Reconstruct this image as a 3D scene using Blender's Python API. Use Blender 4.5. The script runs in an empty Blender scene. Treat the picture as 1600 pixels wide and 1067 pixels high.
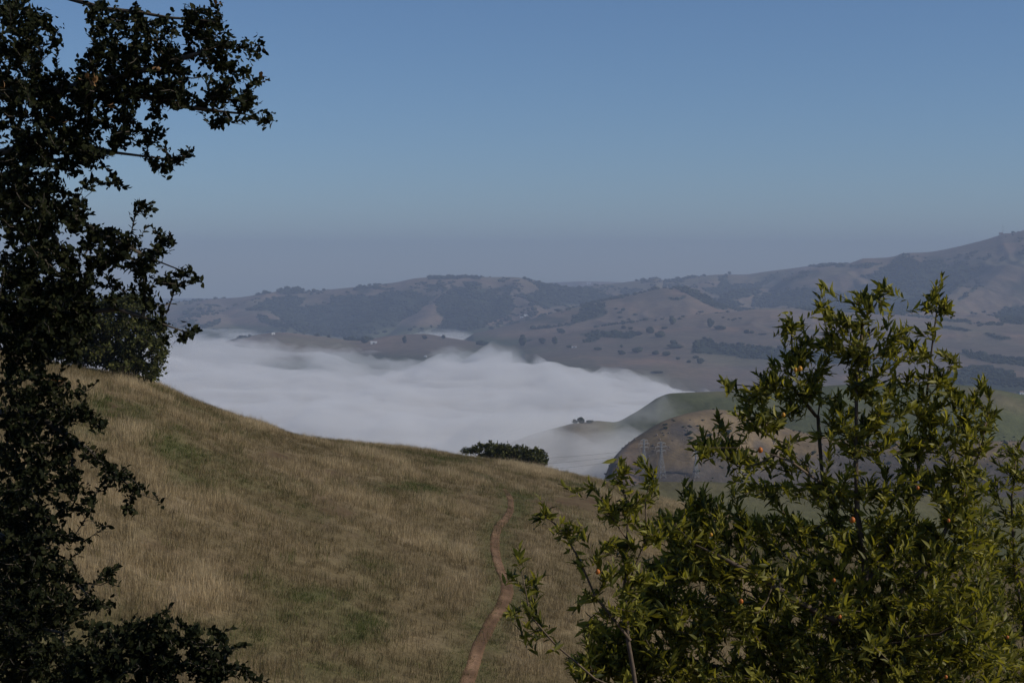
import bpy, bmesh, math, random
import numpy as np
from mathutils import Vector, Matrix
R = math.radians
rng = np.random.default_rng(7)
random.seed(7)
S = bpy.context.scene
C = S.collection

# ------------------------------------------------------------------ camera
FPX, CX, CY, HOR = 2537.0, 800.0, 533.5, 425.0
PITCH = math.atan((CY - HOR) / FPX)
cd = bpy.data.cameras.new('camera')
cam = bpy.data.objects.new('camera', cd); C.objects.link(cam)
cd.sensor_width = 36.0; cd.lens = 36.0 * FPX / 1600.0
cd.clip_start = 0.1; cd.clip_end = 60000
cam.location = (0, 0, 0)
cam.rotation_euler = (math.pi / 2 - PITCH, 0, 0)
S.camera = cam

# ------------------------------------------------------------------ world, sun, exposure
SUN_AZ, SUN_EL = 104.0, 34.0            # azimuth measured from the view direction (+Y) towards +X
w = bpy.data.worlds.new('World'); S.world = w; w.use_nodes = True
nt = w.node_tree
for n in list(nt.nodes): nt.nodes.remove(n)
sky = nt.nodes.new('ShaderNodeTexSky'); sky.sky_type = 'NISHITA'; sky.sun_disc = False
sky.sun_elevation = R(SUN_EL); sky.sun_rotation = R(SUN_AZ)
sky.altitude = 1200; sky.air_density = 1.0; sky.dust_density = 0.3; sky.ozone_density = 7.5
bg = nt.nodes.new('ShaderNodeBackground'); bg.inputs['Strength'].default_value = 0.076
wo = nt.nodes.new('ShaderNodeOutputWorld')
nt.links.new(sky.outputs[0], bg.inputs[0]); nt.links.new(bg.outputs[0], wo.inputs[0])
sl = bpy.data.lights.new('sun', 'SUN'); sl.energy = 3.2; sl.angle = R(0.53); sl.color = (1.0, 0.91, 0.77)
so = bpy.data.objects.new('sun', sl); C.objects.link(so)
sd = Vector((math.sin(R(SUN_AZ)) * math.cos(R(SUN_EL)), math.cos(R(SUN_AZ)) * math.cos(R(SUN_EL)), math.sin(R(SUN_EL))))
so.rotation_euler = sd.to_track_quat('Z', 'Y').to_euler(); so.location = (0, 0, 200)
S.view_settings.view_transform = 'Standard'; S.view_settings.look = 'None'
S.view_settings.exposure = 0.08; S.view_settings.gamma = 1.0; S.view_settings.use_curve_mapping = False
S.cycles.volume_bounces = 2; S.cycles.max_bounces = 8; S.cycles.transparent_max_bounces = 16
S.cycles.diffuse_bounces = 3; S.cycles.transmission_bounces = 4
S.cycles.use_denoising = True
S.cycles.use_fast_gi = False

# ------------------------------------------------------------------ picture <-> world
cp, sp_ = math.cos(PITCH), math.sin(PITCH)
def ray(px, py):
    """direction per metre of depth: (x/Y, z/Y) for a picture point"""
    a = (np.asarray(px, float) - CX) / FPX; b = -(np.asarray(py, float) - CY) / FPX
    y = cp + b * sp_; z = -sp_ + b * cp
    return a / y, z / y
def P(px, py, Y):
    u, t = ray(px, py); return Vector((float(u) * Y, Y, float(t) * Y))
def proj(x, y, z):
    d = y * cp - z * sp_; v = y * sp_ + z * cp
    d = np.maximum(d, 1e-3)
    return CX + FPX * x / d, CY - FPX * v / d
def t_of(py):
    return ray(800, py)[1]
def sstep(a, b, x):
    t = np.clip((np.asarray(x, float) - a) / (b - a), 0, 1); return t * t * (3 - 2 * t)

# ------------------------------------------------------------------ numpy noise
_perm = np.random.default_rng(3).permutation(4096)
_gv = np.random.default_rng(4).random(4096)
def _h(i, j): return _gv[_perm[(i + _perm[j & 4095]) & 4095]]
def vnoise(x, y):
    xi = np.floor(x).astype(np.int64); yi = np.floor(y).astype(np.int64)
    fx = x - xi; fy = y - yi
    fx = fx * fx * fx * (fx * (fx * 6 - 15) + 10); fy = fy * fy * fy * (fy * (fy * 6 - 15) + 10)
    a = _h(xi, yi); b = _h(xi + 1, yi); c = _h(xi, yi + 1); d = _h(xi + 1, yi + 1)
    return (a + (b - a) * fx) * (1 - fy) + (c + (d - c) * fx) * fy
def fbm(x, y, o=5, g=0.5):
    s = 0; amp = 1; tot = 0
    for k in range(o):
        s = s + amp * vnoise(x * 2 ** k + 17.3 * k, y * 2 ** k + 9.1 * k); tot += amp; amp *= g
    return s / tot
def ridged(x, y, o=4, g=0.5):
    s = 0; amp = 1; tot = 0
    for k in range(o):
        n = 1 - np.abs(2 * vnoise(x * 2 ** k + 31.7 * k, y * 2 ** k + 5.7 * k) - 1)
        s = s + amp * n * n; tot += amp; amp *= g
    return s / tot
def smooth_interp(xs, ys, x):
    """monotone-ish cubic interpolation through points (no overshoot)"""
    xs = np.asarray(xs, float); ys = np.asarray(ys, float); x = np.clip(x, xs[0], xs[-1])
    d = np.diff(ys) / np.diff(xs); m = np.zeros_like(ys); m[1:-1] = np.where(d[1:] * d[:-1] > 0, 2 * d[1:] * d[:-1] / np.where(d[1:] + d[:-1] == 0, 1, d[1:] + d[:-1]), 0)
    m[0] = d[0]; m[-1] = d[-1]
    i = np.clip(np.searchsorted(xs, x) - 1, 0, len(xs) - 2); h = xs[i + 1] - xs[i]; t = (x - xs[i]) / h
    return (ys[i] * (1 + 2 * t) * (1 - t) ** 2 + m[i] * h * t * (1 - t) ** 2 + ys[i + 1] * t * t * (3 - 2 * t) + m[i + 1] * h * t * t * (t - 1))
def in_poly(px, py, poly):
    px = np.asarray(px); py = np.asarray(py); r = np.zeros(px.shape, bool); n = len(poly)
    for i in range(n):
        x1, y1 = poly[i]; x2, y2 = poly[(i + 1) % n]
        if y1 == y2: continue
        c = ((y1 > py) != (y2 > py)) & (px < (x2 - x1) * (py - y1) / (y2 - y1) + x1); r ^= c
    return r

# ------------------------------------------------------------------ object helpers
def tag(o, label=None, cat=None, group=None, kind=None):
    if label: o['label'] = label
    if cat: o['category'] = cat
    if group: o['group'] = group
    if kind: o['kind'] = kind
    return o
def empty(name, loc):
    o = bpy.data.objects.new(name, None); C.objects.link(o); o.location = loc; o.empty_display_size = 0.2
    return o
def link(name, me, parent=None, loc=None):
    o = bpy.data.objects.new(name, me); C.objects.link(o)
    if loc is not None: o.location = loc
    if parent is not None: o.parent = parent
    return o
def mesh_np(name, verts, faces, mat, smooth=False):
    """faces: (n,3) or (n,4) int array"""
    verts = np.asarray(verts, np.float32); faces = np.asarray(faces, np.int32)
    me = bpy.data.meshes.new(name); k = faces.shape[1]
    me.vertices.add(len(verts)); me.vertices.foreach_set('co', verts.ravel())
    me.loops.add(faces.size); me.loops.foreach_set('vertex_index', faces.ravel())
    me.polygons.add(len(faces)); me.polygons.foreach_set('loop_start', np.arange(0, faces.size, k, dtype=np.int32))
    me.polygons.foreach_set('loop_total', np.full(len(faces), k, np.int32))
    if smooth: me.polygons.foreach_set('use_smooth', np.ones(len(faces), bool))
    me.update(calc_edges=True)
    if mat: me.materials.append(mat)
    return me
def vcol(me, name, arr):
    a = me.attributes.new(name, 'FLOAT_COLOR', 'POINT')
    c = np.ones((len(arr), 4), np.float32); c[:, :3] = arr; a.data.foreach_set('color', c.ravel())
def vflt(me, name, arr):
    a = me.attributes.new(name, 'FLOAT', 'POINT'); a.data.foreach_set('value', np.asarray(arr, np.float32))
def grid_faces(nu, nv):
    i = np.arange(nu * nv).reshape(nv, nu)
    return np.stack([i[:-1, :-1].ravel(), i[:-1, 1:].ravel(), i[1:, 1:].ravel(), i[1:, :-1].ravel()], 1)

# ------------------------------------------------------------------ materials
def new_mat(name):
    m = bpy.data.materials.new(name); m.use_nodes = True
    for n in list(m.node_tree.nodes): m.node_tree.nodes.remove(n)
    out = m.node_tree.nodes.new('ShaderNodeOutputMaterial')
    return m, m.node_tree, out
def N(nt, t, **kw):
    n = nt.nodes.new(t)
    for k, v in kw.items():
        if k in n.inputs: n.inputs[k].default_value = v
        else: setattr(n, k, v)
    return n
def simple(name, col, rough=0.7, noise=0.25, scale=8, bump=0.0, coord='Object', metal=0.0):
    m, t, out = new_mat(name); L = t.links.new
    b = N(t, 'ShaderNodeBsdfPrincipled', Roughness=rough, Metallic=metal); b.inputs['Specular IOR Level'].default_value = 0.25
    tc = N(t, 'ShaderNodeTexCoord'); nz = N(t, 'ShaderNodeTexNoise', Scale=scale, Detail=6.0)
    L(tc.outputs[coord], nz.inputs['Vector'])
    mr = N(t, 'ShaderNodeMapRange'); mr.inputs[1].default_value = 0.3; mr.inputs[2].default_value = 0.7
    mr.inputs[3].default_value = 1 - noise; mr.inputs[4].default_value = 1 + noise
    L(nz.outputs['Fac'], mr.inputs[0])
    mx = N(t, 'ShaderNodeVectorMath', operation='SCALE'); mx.inputs[0].default_value = col[:3]
    L(mr.outputs[0], mx.inputs['Scale']); L(mx.outputs[0], b.inputs['Base Color'])
    if bump:
        bp = N(t, 'ShaderNodeBump', Strength=0.6, Distance=bump); L(nz.outputs['Fac'], bp.inputs['Height']); L(bp.outputs[0], b.inputs['Normal'])
    L(b.outputs[0], out.inputs[0]); return m
def ground_mat(name, scales, bump_d, spec=0.1, bump_s=0.5):
    """vertex colour 'col' broken up by noises of the given scales (1/m)"""
    m, t, out = new_mat(name); L = t.links.new
    b = N(t, 'ShaderNodeBsdfPrincipled', Roughness=0.95); b.inputs['Specular IOR Level'].default_value = spec
    at = N(t, 'ShaderNodeAttribute', attribute_name='col'); geo = N(t, 'ShaderNodeNewGeometry')
    prev = at.outputs['Color']; last = None
    for sc, lo, hi in scales:
        nz = N(t, 'ShaderNodeTexNoise', Scale=sc, Detail=8.0, Roughness=0.65); L(geo.outputs['Position'], nz.inputs['Vector'])
        mr = N(t, 'ShaderNodeMapRange'); mr.inputs[1].default_value = 0.32; mr.inputs[2].default_value = 0.68
        mr.inputs[3].default_value = lo; mr.inputs[4].default_value = hi; L(nz.outputs['Fac'], mr.inputs[0])
        mx = N(t, 'ShaderNodeVectorMath', operation='SCALE'); L(prev, mx.inputs[0]); L(mr.outputs[0], mx.inputs['Scale'])
        prev = mx.outputs[0]; last = nz
    L(prev, b.inputs['Base Color'])
    bp = N(t, 'ShaderNodeBump', Strength=bump_s, Distance=bump_d); L(last.outputs['Fac'], bp.inputs['Height']); L(bp.outputs[0], b.inputs['Normal'])
    L(b.outputs[0], out.inputs[0]); return m
def leaf_mat(name, dark, light, trans=0.35, rough=0.42, spec=0.35, source='attr', tcol=None):
    m, t, out = new_mat(name); L = t.links.new
    if source == 'attr': src = N(t, 'ShaderNodeAttribute', attribute_name='tint').outputs['Fac']
    elif source == 'inst': src = N(t, 'ShaderNodeAttribute', attribute_name='tint', attribute_type='INSTANCER').outputs['Fac']
    else: src = N(t, 'ShaderNodeObjectInfo').outputs['Random']
    cr = N(t, 'ShaderNodeValToRGB'); cr.color_ramp.elements[0].color = (*dark, 1); cr.color_ramp.elements[1].color = (*light, 1)
    L(src, cr.inputs[0])
    b = N(t, 'ShaderNodeBsdfPrincipled', Roughness=rough); b.inputs['Specular IOR Level'].default_value = spec
    L(cr.outputs[0], b.inputs['Base Color'])
    tr = N(t, 'ShaderNodeBsdfTranslucent'); tm = N(t, 'ShaderNodeMix', data_type='RGBA', blend_type='MULTIPLY')
    tm.inputs[0].default_value = 1.0; L(cr.outputs[0], tm.inputs[6]); tm.inputs[7].default_value = (*(tcol or (1.5, 1.6, 0.6)), 1); L(tm.outputs[2], tr.inputs[0])
    mx = N(t, 'ShaderNodeMixShader'); mx.inputs[0].default_value = trans
    L(b.outputs[0], mx.inputs[1]); L(tr.outputs[0], mx.inputs[2]); L(mx.outputs[0], out.inputs[0]); return m

# ================================================================== THE SETTING
# ---- foreground hillside: a convex shoulder falling away to the right
HPX = [-300, 0, 100, 150, 180, 250, 300, 350, 420, 480, 540, 600, 660, 720, 780, 850, 920, 1050, 1200, 1400, 1600, 1900]
HCR = [500, 548, 570, 579, 585, 604, 624, 643, 666, 682, 690, 697, 704, 712, 720, 733, 746, 784, 818, 852, 880, 910]
HYC = [80, 92, 97, 100, 102, 108, 112, 115, 120, 125, 131, 138, 144, 150, 155, 160, 163, 165, 165, 162, 155, 150]
H50 = [720, 795, 829, 846, 853, 880, 898, 916, 940, 960, 980, 1000, 1018, 1036, 1054, 1074, 1096, 1142, 1196, 1268, 1338, 1440]
HU = (np.array(HPX, float) - CX) / FPX
HT = -t_of(np.array(HCR, float) + 3)
HK = (-t_of(np.array(H50, float)) - HT) / (50 / np.array(HYC) + np.array(HYC) / 50 - 2)
def hill_params(u):
    return smooth_interp(HU, HT, u), smooth_interp(HU, HK, u), smooth_interp(HU, HYC, u)
def hill_z(x, y):
    x = np.asarray(x, float); y = np.asarray(y, float)
    ys = np.maximum(y, 12.0); u = np.clip(x / ys, -0.6, 0.7)
    tc, K, Yc = hill_params(u)
    z = -ys * tc - K * (Yc + ys ** 2 / Yc - 2 * ys)
    z = z + 0.28 * (fbm(x / 9, y / 9, 3) - 0.5) * sstep(25, 45, y)
    near = -1.75 - 0.30 * np.maximum(y, 0) - 0.10 * np.minimum(y, 0) - 0.06 * x + 0.25 * (fbm(x / 4 + 5, y / 4, 3) - 0.5)
    k = sstep(24, 38, y)
    return near * (1 - k) + z * k
def hill_Y(px, py):
    """depth of the near slope seen at a picture point"""
    u, t = ray(px, py); tc, K, Yc = hill_params(np.clip(u, -0.6, 0.7))
    s = np.maximum((-t - tc) / K, 0) + 2
    q = (s - np.sqrt(np.maximum(s * s - 4, 0))) / 2
    return q * Yc
def hill_pt(px, py):
    Y = float(hill_Y(px, py)); u, t = ray(px, py); x = float(u) * Y
    return x, Y, float(hill_z(x, Y))

TRAIL_PX = [(735, 736, 5), (752, 742, 6), (768, 750, 7), (785, 760, 10), (795, 775, 12), (798, 790, 13), (791, 806, 14), (779, 822, 16), (773, 842, 18), (775, 862, 19), (781, 885, 21), (790, 905, 23), (792, 925, 23), (783, 945, 23), (768, 968, 23), (755, 990, 23), (746, 1012, 24), (738, 1035, 25), (728, 1060, 25), (714, 1095, 27), (700, 1140, 30)]
TRAIL = np.array([hill_pt(a, b)[:2] for a, b, c in TRAIL_PX])
TRAILW = np.array([c * 0.40 * hill_pt(a, b)[1] / FPX for a, b, c in TRAIL_PX])
def dense_curve(pts, n=12):
    pts = np.asarray(pts, float); t = np.arange(len(pts)); tt = np.linspace(0, len(pts) - 1, (len(pts) - 1) * n + 1)
    out = []
    for k in range(pts.shape[1]):
        p = pts[:, k]; pe = np.concatenate([[2 * p[0] - p[1]], p, [2 * p[-1] - p[-2]]])
        i = np.clip(tt.astype(int), 0, len(pts) - 2); f = tt - i
        p0, p1, p2, p3 = pe[i], pe[i + 1], pe[i + 2], pe[i + 3]
        out.append(0.5 * ((2 * p1) + (-p0 + p2) * f + (2 * p0 - 5 * p1 + 4 * p2 - p3) * f ** 2 + (-p0 + 3 * p1 - 3 * p2 + p3) * f ** 3))
    return np.stack(out, 1)
TC = dense_curve(np.column_stack([TRAIL, TRAILW]), 10)
def trail_dist(x, y):
    """signed distance to the trail edge (negative on the trail)"""
    x = np.asarray(x, float).ravel(); y = np.asarray(y, float).ravel(); out = np.empty(len(x))
    for s in range(0, len(x), 20000):
        d = np.hypot(x[s:s + 20000, None] - TC[None, :, 0], y[s:s + 20000, None] - TC[None, :, 1]) - TC[None, :, 2]
        out[s:s + 20000] = d.min(1)
    return out

# picture-space patches laid on the slope where they grow: (px, py, rx, ry, strength)
GREEN = [(640, 762, 60, 10, 1), (235, 640, 40, 14, 1), (300, 672, 45, 12, .8), (560, 700, 80, 8, .7), (690, 720, 70, 8, .8), (860, 770, 50, 12, 1), (820, 800, 20, 40, .7), (720, 960, 40, 60, .6), (500, 930, 60, 14, .9), (580, 980, 60, 22, .9), (640, 880, 70, 16, .6), (400, 1000, 60, 30, .8), (230, 830, 30, 12, .9), (270, 850, 60, 14, .7), (760, 1000, 40, 40, .7), (700, 830, 30, 50, .5), (620, 1040, 80, 20, .6), (440, 960, 50, 14, .7), (480, 1050, 60, 20, .5), (520, 760, 60, 10, .5), (740, 1040, 40, 20, .8), (160, 625, 20, 22, .8), (540, 1000, 40, 12, .8), (850, 1040, 40, 20, .4)]
BROWN = [(175, 640, 14, 40, 1), (230, 655, 70, 8, .8), (330, 690, 60, 9, .7), (420, 712, 60, 9, 1), (520, 738, 70, 9, 1), (600, 757, 60, 8, .8), (700, 775, 60, 8, .5), (280, 868, 70, 12, 1), (360, 890, 60, 12, 1), (240, 850, 40, 10, .8), (470, 945, 50, 8, .8), (885, 785, 60, 12, 1), (930, 800, 60, 15, .8), (520, 800, 60, 8, .4), (640, 830, 60, 8, .4), (450, 820, 80, 10, .3), (550, 905, 80, 8, .4), (620, 940, 60, 10, .3)]
STRAW = [(250, 600, 120, 12, 1), (420, 665, 90, 12, 1), (580, 690, 90, 7, .9), (800, 735, 90, 9, .9), (700, 745, 60, 10, .6), (640, 800, 60, 20, .5), (740, 850, 25, 60, .8), (600, 900, 60, 25, .6), (300, 780, 80, 25, .7), (620, 1000, 50, 25, .8), (540, 950, 40, 20, .5), (840, 900, 30, 60, .5), (830, 1020, 40, 40, .6), (320, 940, 60, 25, .7), (470, 860, 60, 15, .4), (1060, 790, 60, 12, 1), (700, 700, 40, 5, .7)]
def patch(px, py, L):
    s = np.zeros(np.shape(px))
    for cx, cy, rx, ry, a in L: s = s + a * np.exp(-(((px - cx) / rx) ** 2 + ((py - cy) / ry) ** 2))
    return s
C_STRAW = np.array([0.36, 0.28, 0.175]); C_DRY = np.array([0.185, 0.142, 0.074]); C_GREEN = np.array([0.085, 0.095, 0.032]); C_BROWN = np.array([0.105, 0.064, 0.034])
def hill_mix(x, y, z):
    px, py = proj(x, y, z)
    n1 = fbm(x / 6.0, y / 14.0, 4); n2 = fbm(x / 2.1 + 40, y / 4.0 + 9, 3); n3 = fbm(x / 0.8 + 70, y / 1.5, 2)
    g = np.clip(patch(px, py, GREEN) * 0.85 + 2.4 * (n1 - 0.55) + 1.2 * (n2 - 0.5), 0, 1)
    b = np.clip(patch(px, py, BROWN) * 1.0 + 1.5 * (n3 - 0.62) + 1.6 * (fbm(x / 5 + 11, y / 12 + 3, 3) - 0.6), 0, 1)
    s = np.clip(patch(px, py, STRAW) * 0.6 + 2.2 * (fbm(x / 3.4 + 23, y / 7 + 31, 3) - 0.45) + 0.5 * (n3 - .5), 0, 1)
    td = trail_dist(x, y).reshape(np.shape(x)); g = np.clip(g + 0.7 * np.exp(-(np.abs(td) / 0.7) ** 2), 0, 1)
    s = np.where(td < 0.8, s * 0.4, s)
    return g, b, s, td
def hill_color(g, b, s):
    c = C_DRY + (C_STRAW - C_DRY) * s[..., None]
    c = c + (C_GREEN - c) * (0.75 * g)[..., None]
    return c + (C_BROWN - c) * (0.92 * b)[..., None]

xs = np.concatenate([np.linspace(-420, -62, 26)[:-1], np.linspace(-62, 62, 311), np.linspace(62, 420, 26)[1:]])
ys = np.concatenate([np.linspace(-80, 0, 14)[:-1], np.linspace(0, 175, 401), np.geomspace(175, 900, 50)[1:]])
X, Yg = np.meshgrid(xs, ys); Z = hill_z(X, Yg)
Z = np.maximum(Z, -318.0 + 0 * Z)
g_, b_, s_, td_ = hill_mix(X, Yg, Z)
Z = Z - 0.07 * sstep(0.25, -0.15, td_)
me = mesh_np('hillside', np.column_stack([X.ravel(), Yg.ravel(), Z.ravel()]), grid_faces(len(xs), len(ys)), None, True)
hc = hill_color(g_, b_, s_).reshape(-1, 3) * 0.8
vcol(me, 'col', hc)
me.materials.append(ground_mat('dry_hill_soil', [(0.9, 0.8, 1.2), (6.0, 0.7, 1.3)], 0.05))
tag(link('grassy_hillside', me), kind='structure')

# trail strip lying in its worn groove
n = len(TC); d = np.gradient(TC[:, :2], axis=0); d /= np.linalg.norm(d, axis=1)[:, None]; nrm = np.column_stack([-d[:, 1], d[:, 0]])
cols = np.linspace(-1, 1, 9); tv = []
for k, c in enumerate(cols):
    wob = 1 + 0.3 * (fbm(np.arange(n) / 7.0 + k * 3, np.full(n, k * 1.7), 2) - 0.5)
    p = TC[:, :2] + nrm * (TC[:, 2] * 1.1 * c * wob)[:, None]
    z = hill_z(p[:, 0], p[:, 1]) + 0.012 - 0.02 * (1 - c * c) + (-0.06 if abs(c) == 1 else 0)
    tv.append(np.column_stack([p, z]))
tv = np.array(tv).transpose(1, 0, 2).reshape(-1, 3)
me = mesh_np('trail', tv, grid_faces(9, n), None, True)
tn = fbm(tv[:, 0] / .8, tv[:, 1] / 1.6, 4)[:, None]; mid_ = np.tile(1 - np.abs(cols), n)[:, None]
vcol(me, 'col', np.array([[0.140, 0.084, 0.048]]) * (0.6 + 0.8 * tn) + np.array([[0.075, 0.05, 0.034]]) * mid_ * np.clip(3 * (tn - .35), 0, 1))
me.materials.append(ground_mat('trail_dirt', [(1.5, 0.8, 1.15), (9.0, 0.75, 1.2)], 0.03))
tag(link('dirt_trail', me), kind='structure')

# ---- valley and far hills: one sheet of terrain built from crest lines
def crest(pts, sf, sb, w=60, cap=None):
    """pts: (px, py, Y) along a crest; sf, sb: slope towards and away from the viewer"""
    p = np.array(pts, float); u, t = ray(p[:, 0], p[:, 1])
    return dict(u=u, Y=p[:, 2], z=t * p[:, 2], sf=sf, sb=sb, w=w)
def pts(Y, *pp): return [(a, b, Y) for a, b in pp]
CRESTS = [
 # faint farthest ridge
 crest(pts(13500, (700, 470), (780, 448), (860, 441), (920, 439), (980, 441), (1100, 446), (1200, 470)), .12, .2, 300),
 # left part of the far range
 crest(pts(7600, (-500, 520), (0, 500), (200, 484), (260, 474), (300, 470), (330, 467), (370, 465), (400, 461), (430, 456), (445, 452), (462, 451), (480, 455), (520, 452), (560, 448), (620, 441), (650, 435), (680, 433), (740, 433), (800, 433), (820, 435), (850, 443), (900, 450), (940, 456), (980, 463), (1010, 472), (1050, 490), (1100, 520)), .17, .3, 120),
 # hill with rounded top in the middle
 crest([(740, 522, 5200), (800, 507, 5300), (850, 493, 5400), (900, 480, 5500), (950, 468, 5600), (1000, 458, 5700), (1040, 450, 5750), (1070, 450, 5750), (1100, 463, 5700), (1130, 479, 5600), (1180, 492, 5500), (1300, 510, 5300)], .13, .22, 160),
 # back ridge right of centre
 crest(pts(8600, (880, 462), (930, 446), (960, 443), (1000, 438), (1025, 435), (1040, 438), (1070, 435), (1100, 431), (1130, 429), (1160, 429), (1200, 424), (1240, 419), (1290, 413), (1330, 412), (1400, 412), (1500, 412), (1600, 412)), .15, .3, 120),
 # mountain on the right
 crest(pts(7400, (1180, 470), (1240, 428), (1290, 416), (1320, 413), (1335, 409), (1350, 404), (1380, 403), (1400, 400), (1410, 396), (1450, 394), (1480, 389), (1520, 380), (1535, 376), (1555, 370), (1570, 365), (1585, 364), (1600, 360), (1700, 343), (1800, 335), (2200, 330)), .24, .3, 100),
 # foothill shelf
 crest([(800, 540, 4400), (860, 526, 4450), (920, 514, 4550), (1000, 502, 4700), (1060, 494, 4800), (1130, 489, 4900), (1200, 482, 5000), (1300, 484, 5000), (1380, 490, 4900), (1450, 496, 4900), (1600, 498, 4900), (1900, 500, 4900)], .08, .12, 150),
 crest([(800, 562, 3800), (900, 546, 4000), (1000, 534, 4150), (1060, 528, 4200), (1130, 530, 4250), (1200, 538, 4200), (1300, 540, 4200), (1450, 545, 4200), (1600, 556, 4100), (1900, 560, 4100)], .07, .05, 120),
 crest([(820, 556, 3800), (900, 552, 3800), (1000, 560, 3700), (1100, 572, 3600), (1200, 575, 3600), (1400, 575, 3600), (1600, 590, 3500)], .08, .05, 120),
 # low knolls in the valley on the left
 crest([(250, 560, 4200), (340, 537, 4300), (380, 527, 4350), (440, 520, 4400), (500, 526, 4400), (560, 532, 4400), (610, 525, 4400), (660, 522, 4400), (700, 528, 4400), (740, 534, 4400), (800, 542, 4300), (860, 550, 4200)], .06, .10, 80),
 # green hill and brown spur in the middle distance
 crest([(560, 790, 1150), (700, 735, 1180), (780, 702, 1220), (800, 692, 1230), (830, 680, 1240), (870, 669, 1250), (900, 662, 1250), (930, 659, 1260), (960, 661, 1270), (990, 647, 1280), (1010, 634, 1290), (1030, 621, 1300), (1050, 615, 1310), (1100, 613, 1320), (1150, 611, 1330), (1250, 606, 1350), (1350, 600, 1350), (1450, 598, 1350), (1500, 602, 1350), (1560, 610, 1350), (1600, 618, 1350), (1700, 630, 1350), (2200, 640, 1350)], .40, .32, 45),
 crest([(880, 860, 930), (930, 790, 940), (955, 722, 960), (975, 699, 975), (1000, 680, 990), (1040, 657, 1000), (1080, 645, 1010), (1110, 640, 1020), (1150, 644, 1030), (1180, 652, 1040), (1250, 675, 1050), (1350, 690, 1050), (1600, 690, 1050), (2000, 700, 1050)], .52, .42, 30),
 crest([(850, 800, 420), (960, 768, 430), (1000, 758, 440), (1040, 754, 450), (1100, 753, 455), (1200, 760, 455), (1400, 775, 450), (1700, 780, 450)], .5, .22, 12),
]
def spur(pp, side, w=40):
    p = np.array(pp, float); u, t = ray(p[:, 0], p[:, 1])
    return dict(x=u * p[:, 2], y=p[:, 2], z=t * p[:, 2], s=side, w=w)
SPURS = [
 spur([(1400, 500, 5300), (1430, 490, 5500), (1480, 464, 5850), (1520, 446, 6150), (1560, 428, 6450), (1600, 408, 6750), (1660, 385, 7100), (1800, 350, 7400)], .30),
 spur([(1290, 484, 6000), (1330, 462, 6300), (1370, 445, 6600), (1430, 425, 6900), (1480, 402, 7150), (1530, 380, 7400)], .34),
 spur([(1230, 470, 6500), (1290, 440, 6900), (1340, 422, 7150), (1380, 404, 7400)], .36),
 spur([(630, 524, 5950), (655, 505, 6150), (675, 488, 6450), (688, 470, 6700), (700, 452, 7100), (706, 434, 7600)], .40),
 spur([(868, 505, 5900), (850, 488, 6200), (826, 470, 6500), (812, 455, 6900), (805, 434, 7500)], .36),
 spur([(560, 524, 6000), (575, 505, 6250), (600, 487, 6600), (635, 463, 7000), (660, 436, 7550)], .36),
 spur([(465, 518, 6000), (440, 502, 6250), (410, 490, 6500), (400, 475, 6900), (425, 458, 7500)], .30),
 spur([(330, 520, 5800), (310, 500, 6200), (320, 485, 6800), (330, 468, 7500)], .28),
 spur([(760, 512, 5900), (745, 492, 6300), (740, 470, 6700), (750, 450, 7100), (745, 434, 7550)], .34),
 spur([(1000, 470, 6600), (1040, 455, 7200), (1100, 440, 8000), (1120, 430, 8500)], .3),
 spur([(1130, 478, 6500), (1170, 458, 7100), (1230, 438, 7900), (1280, 416, 8500)], .3),
]
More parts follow.
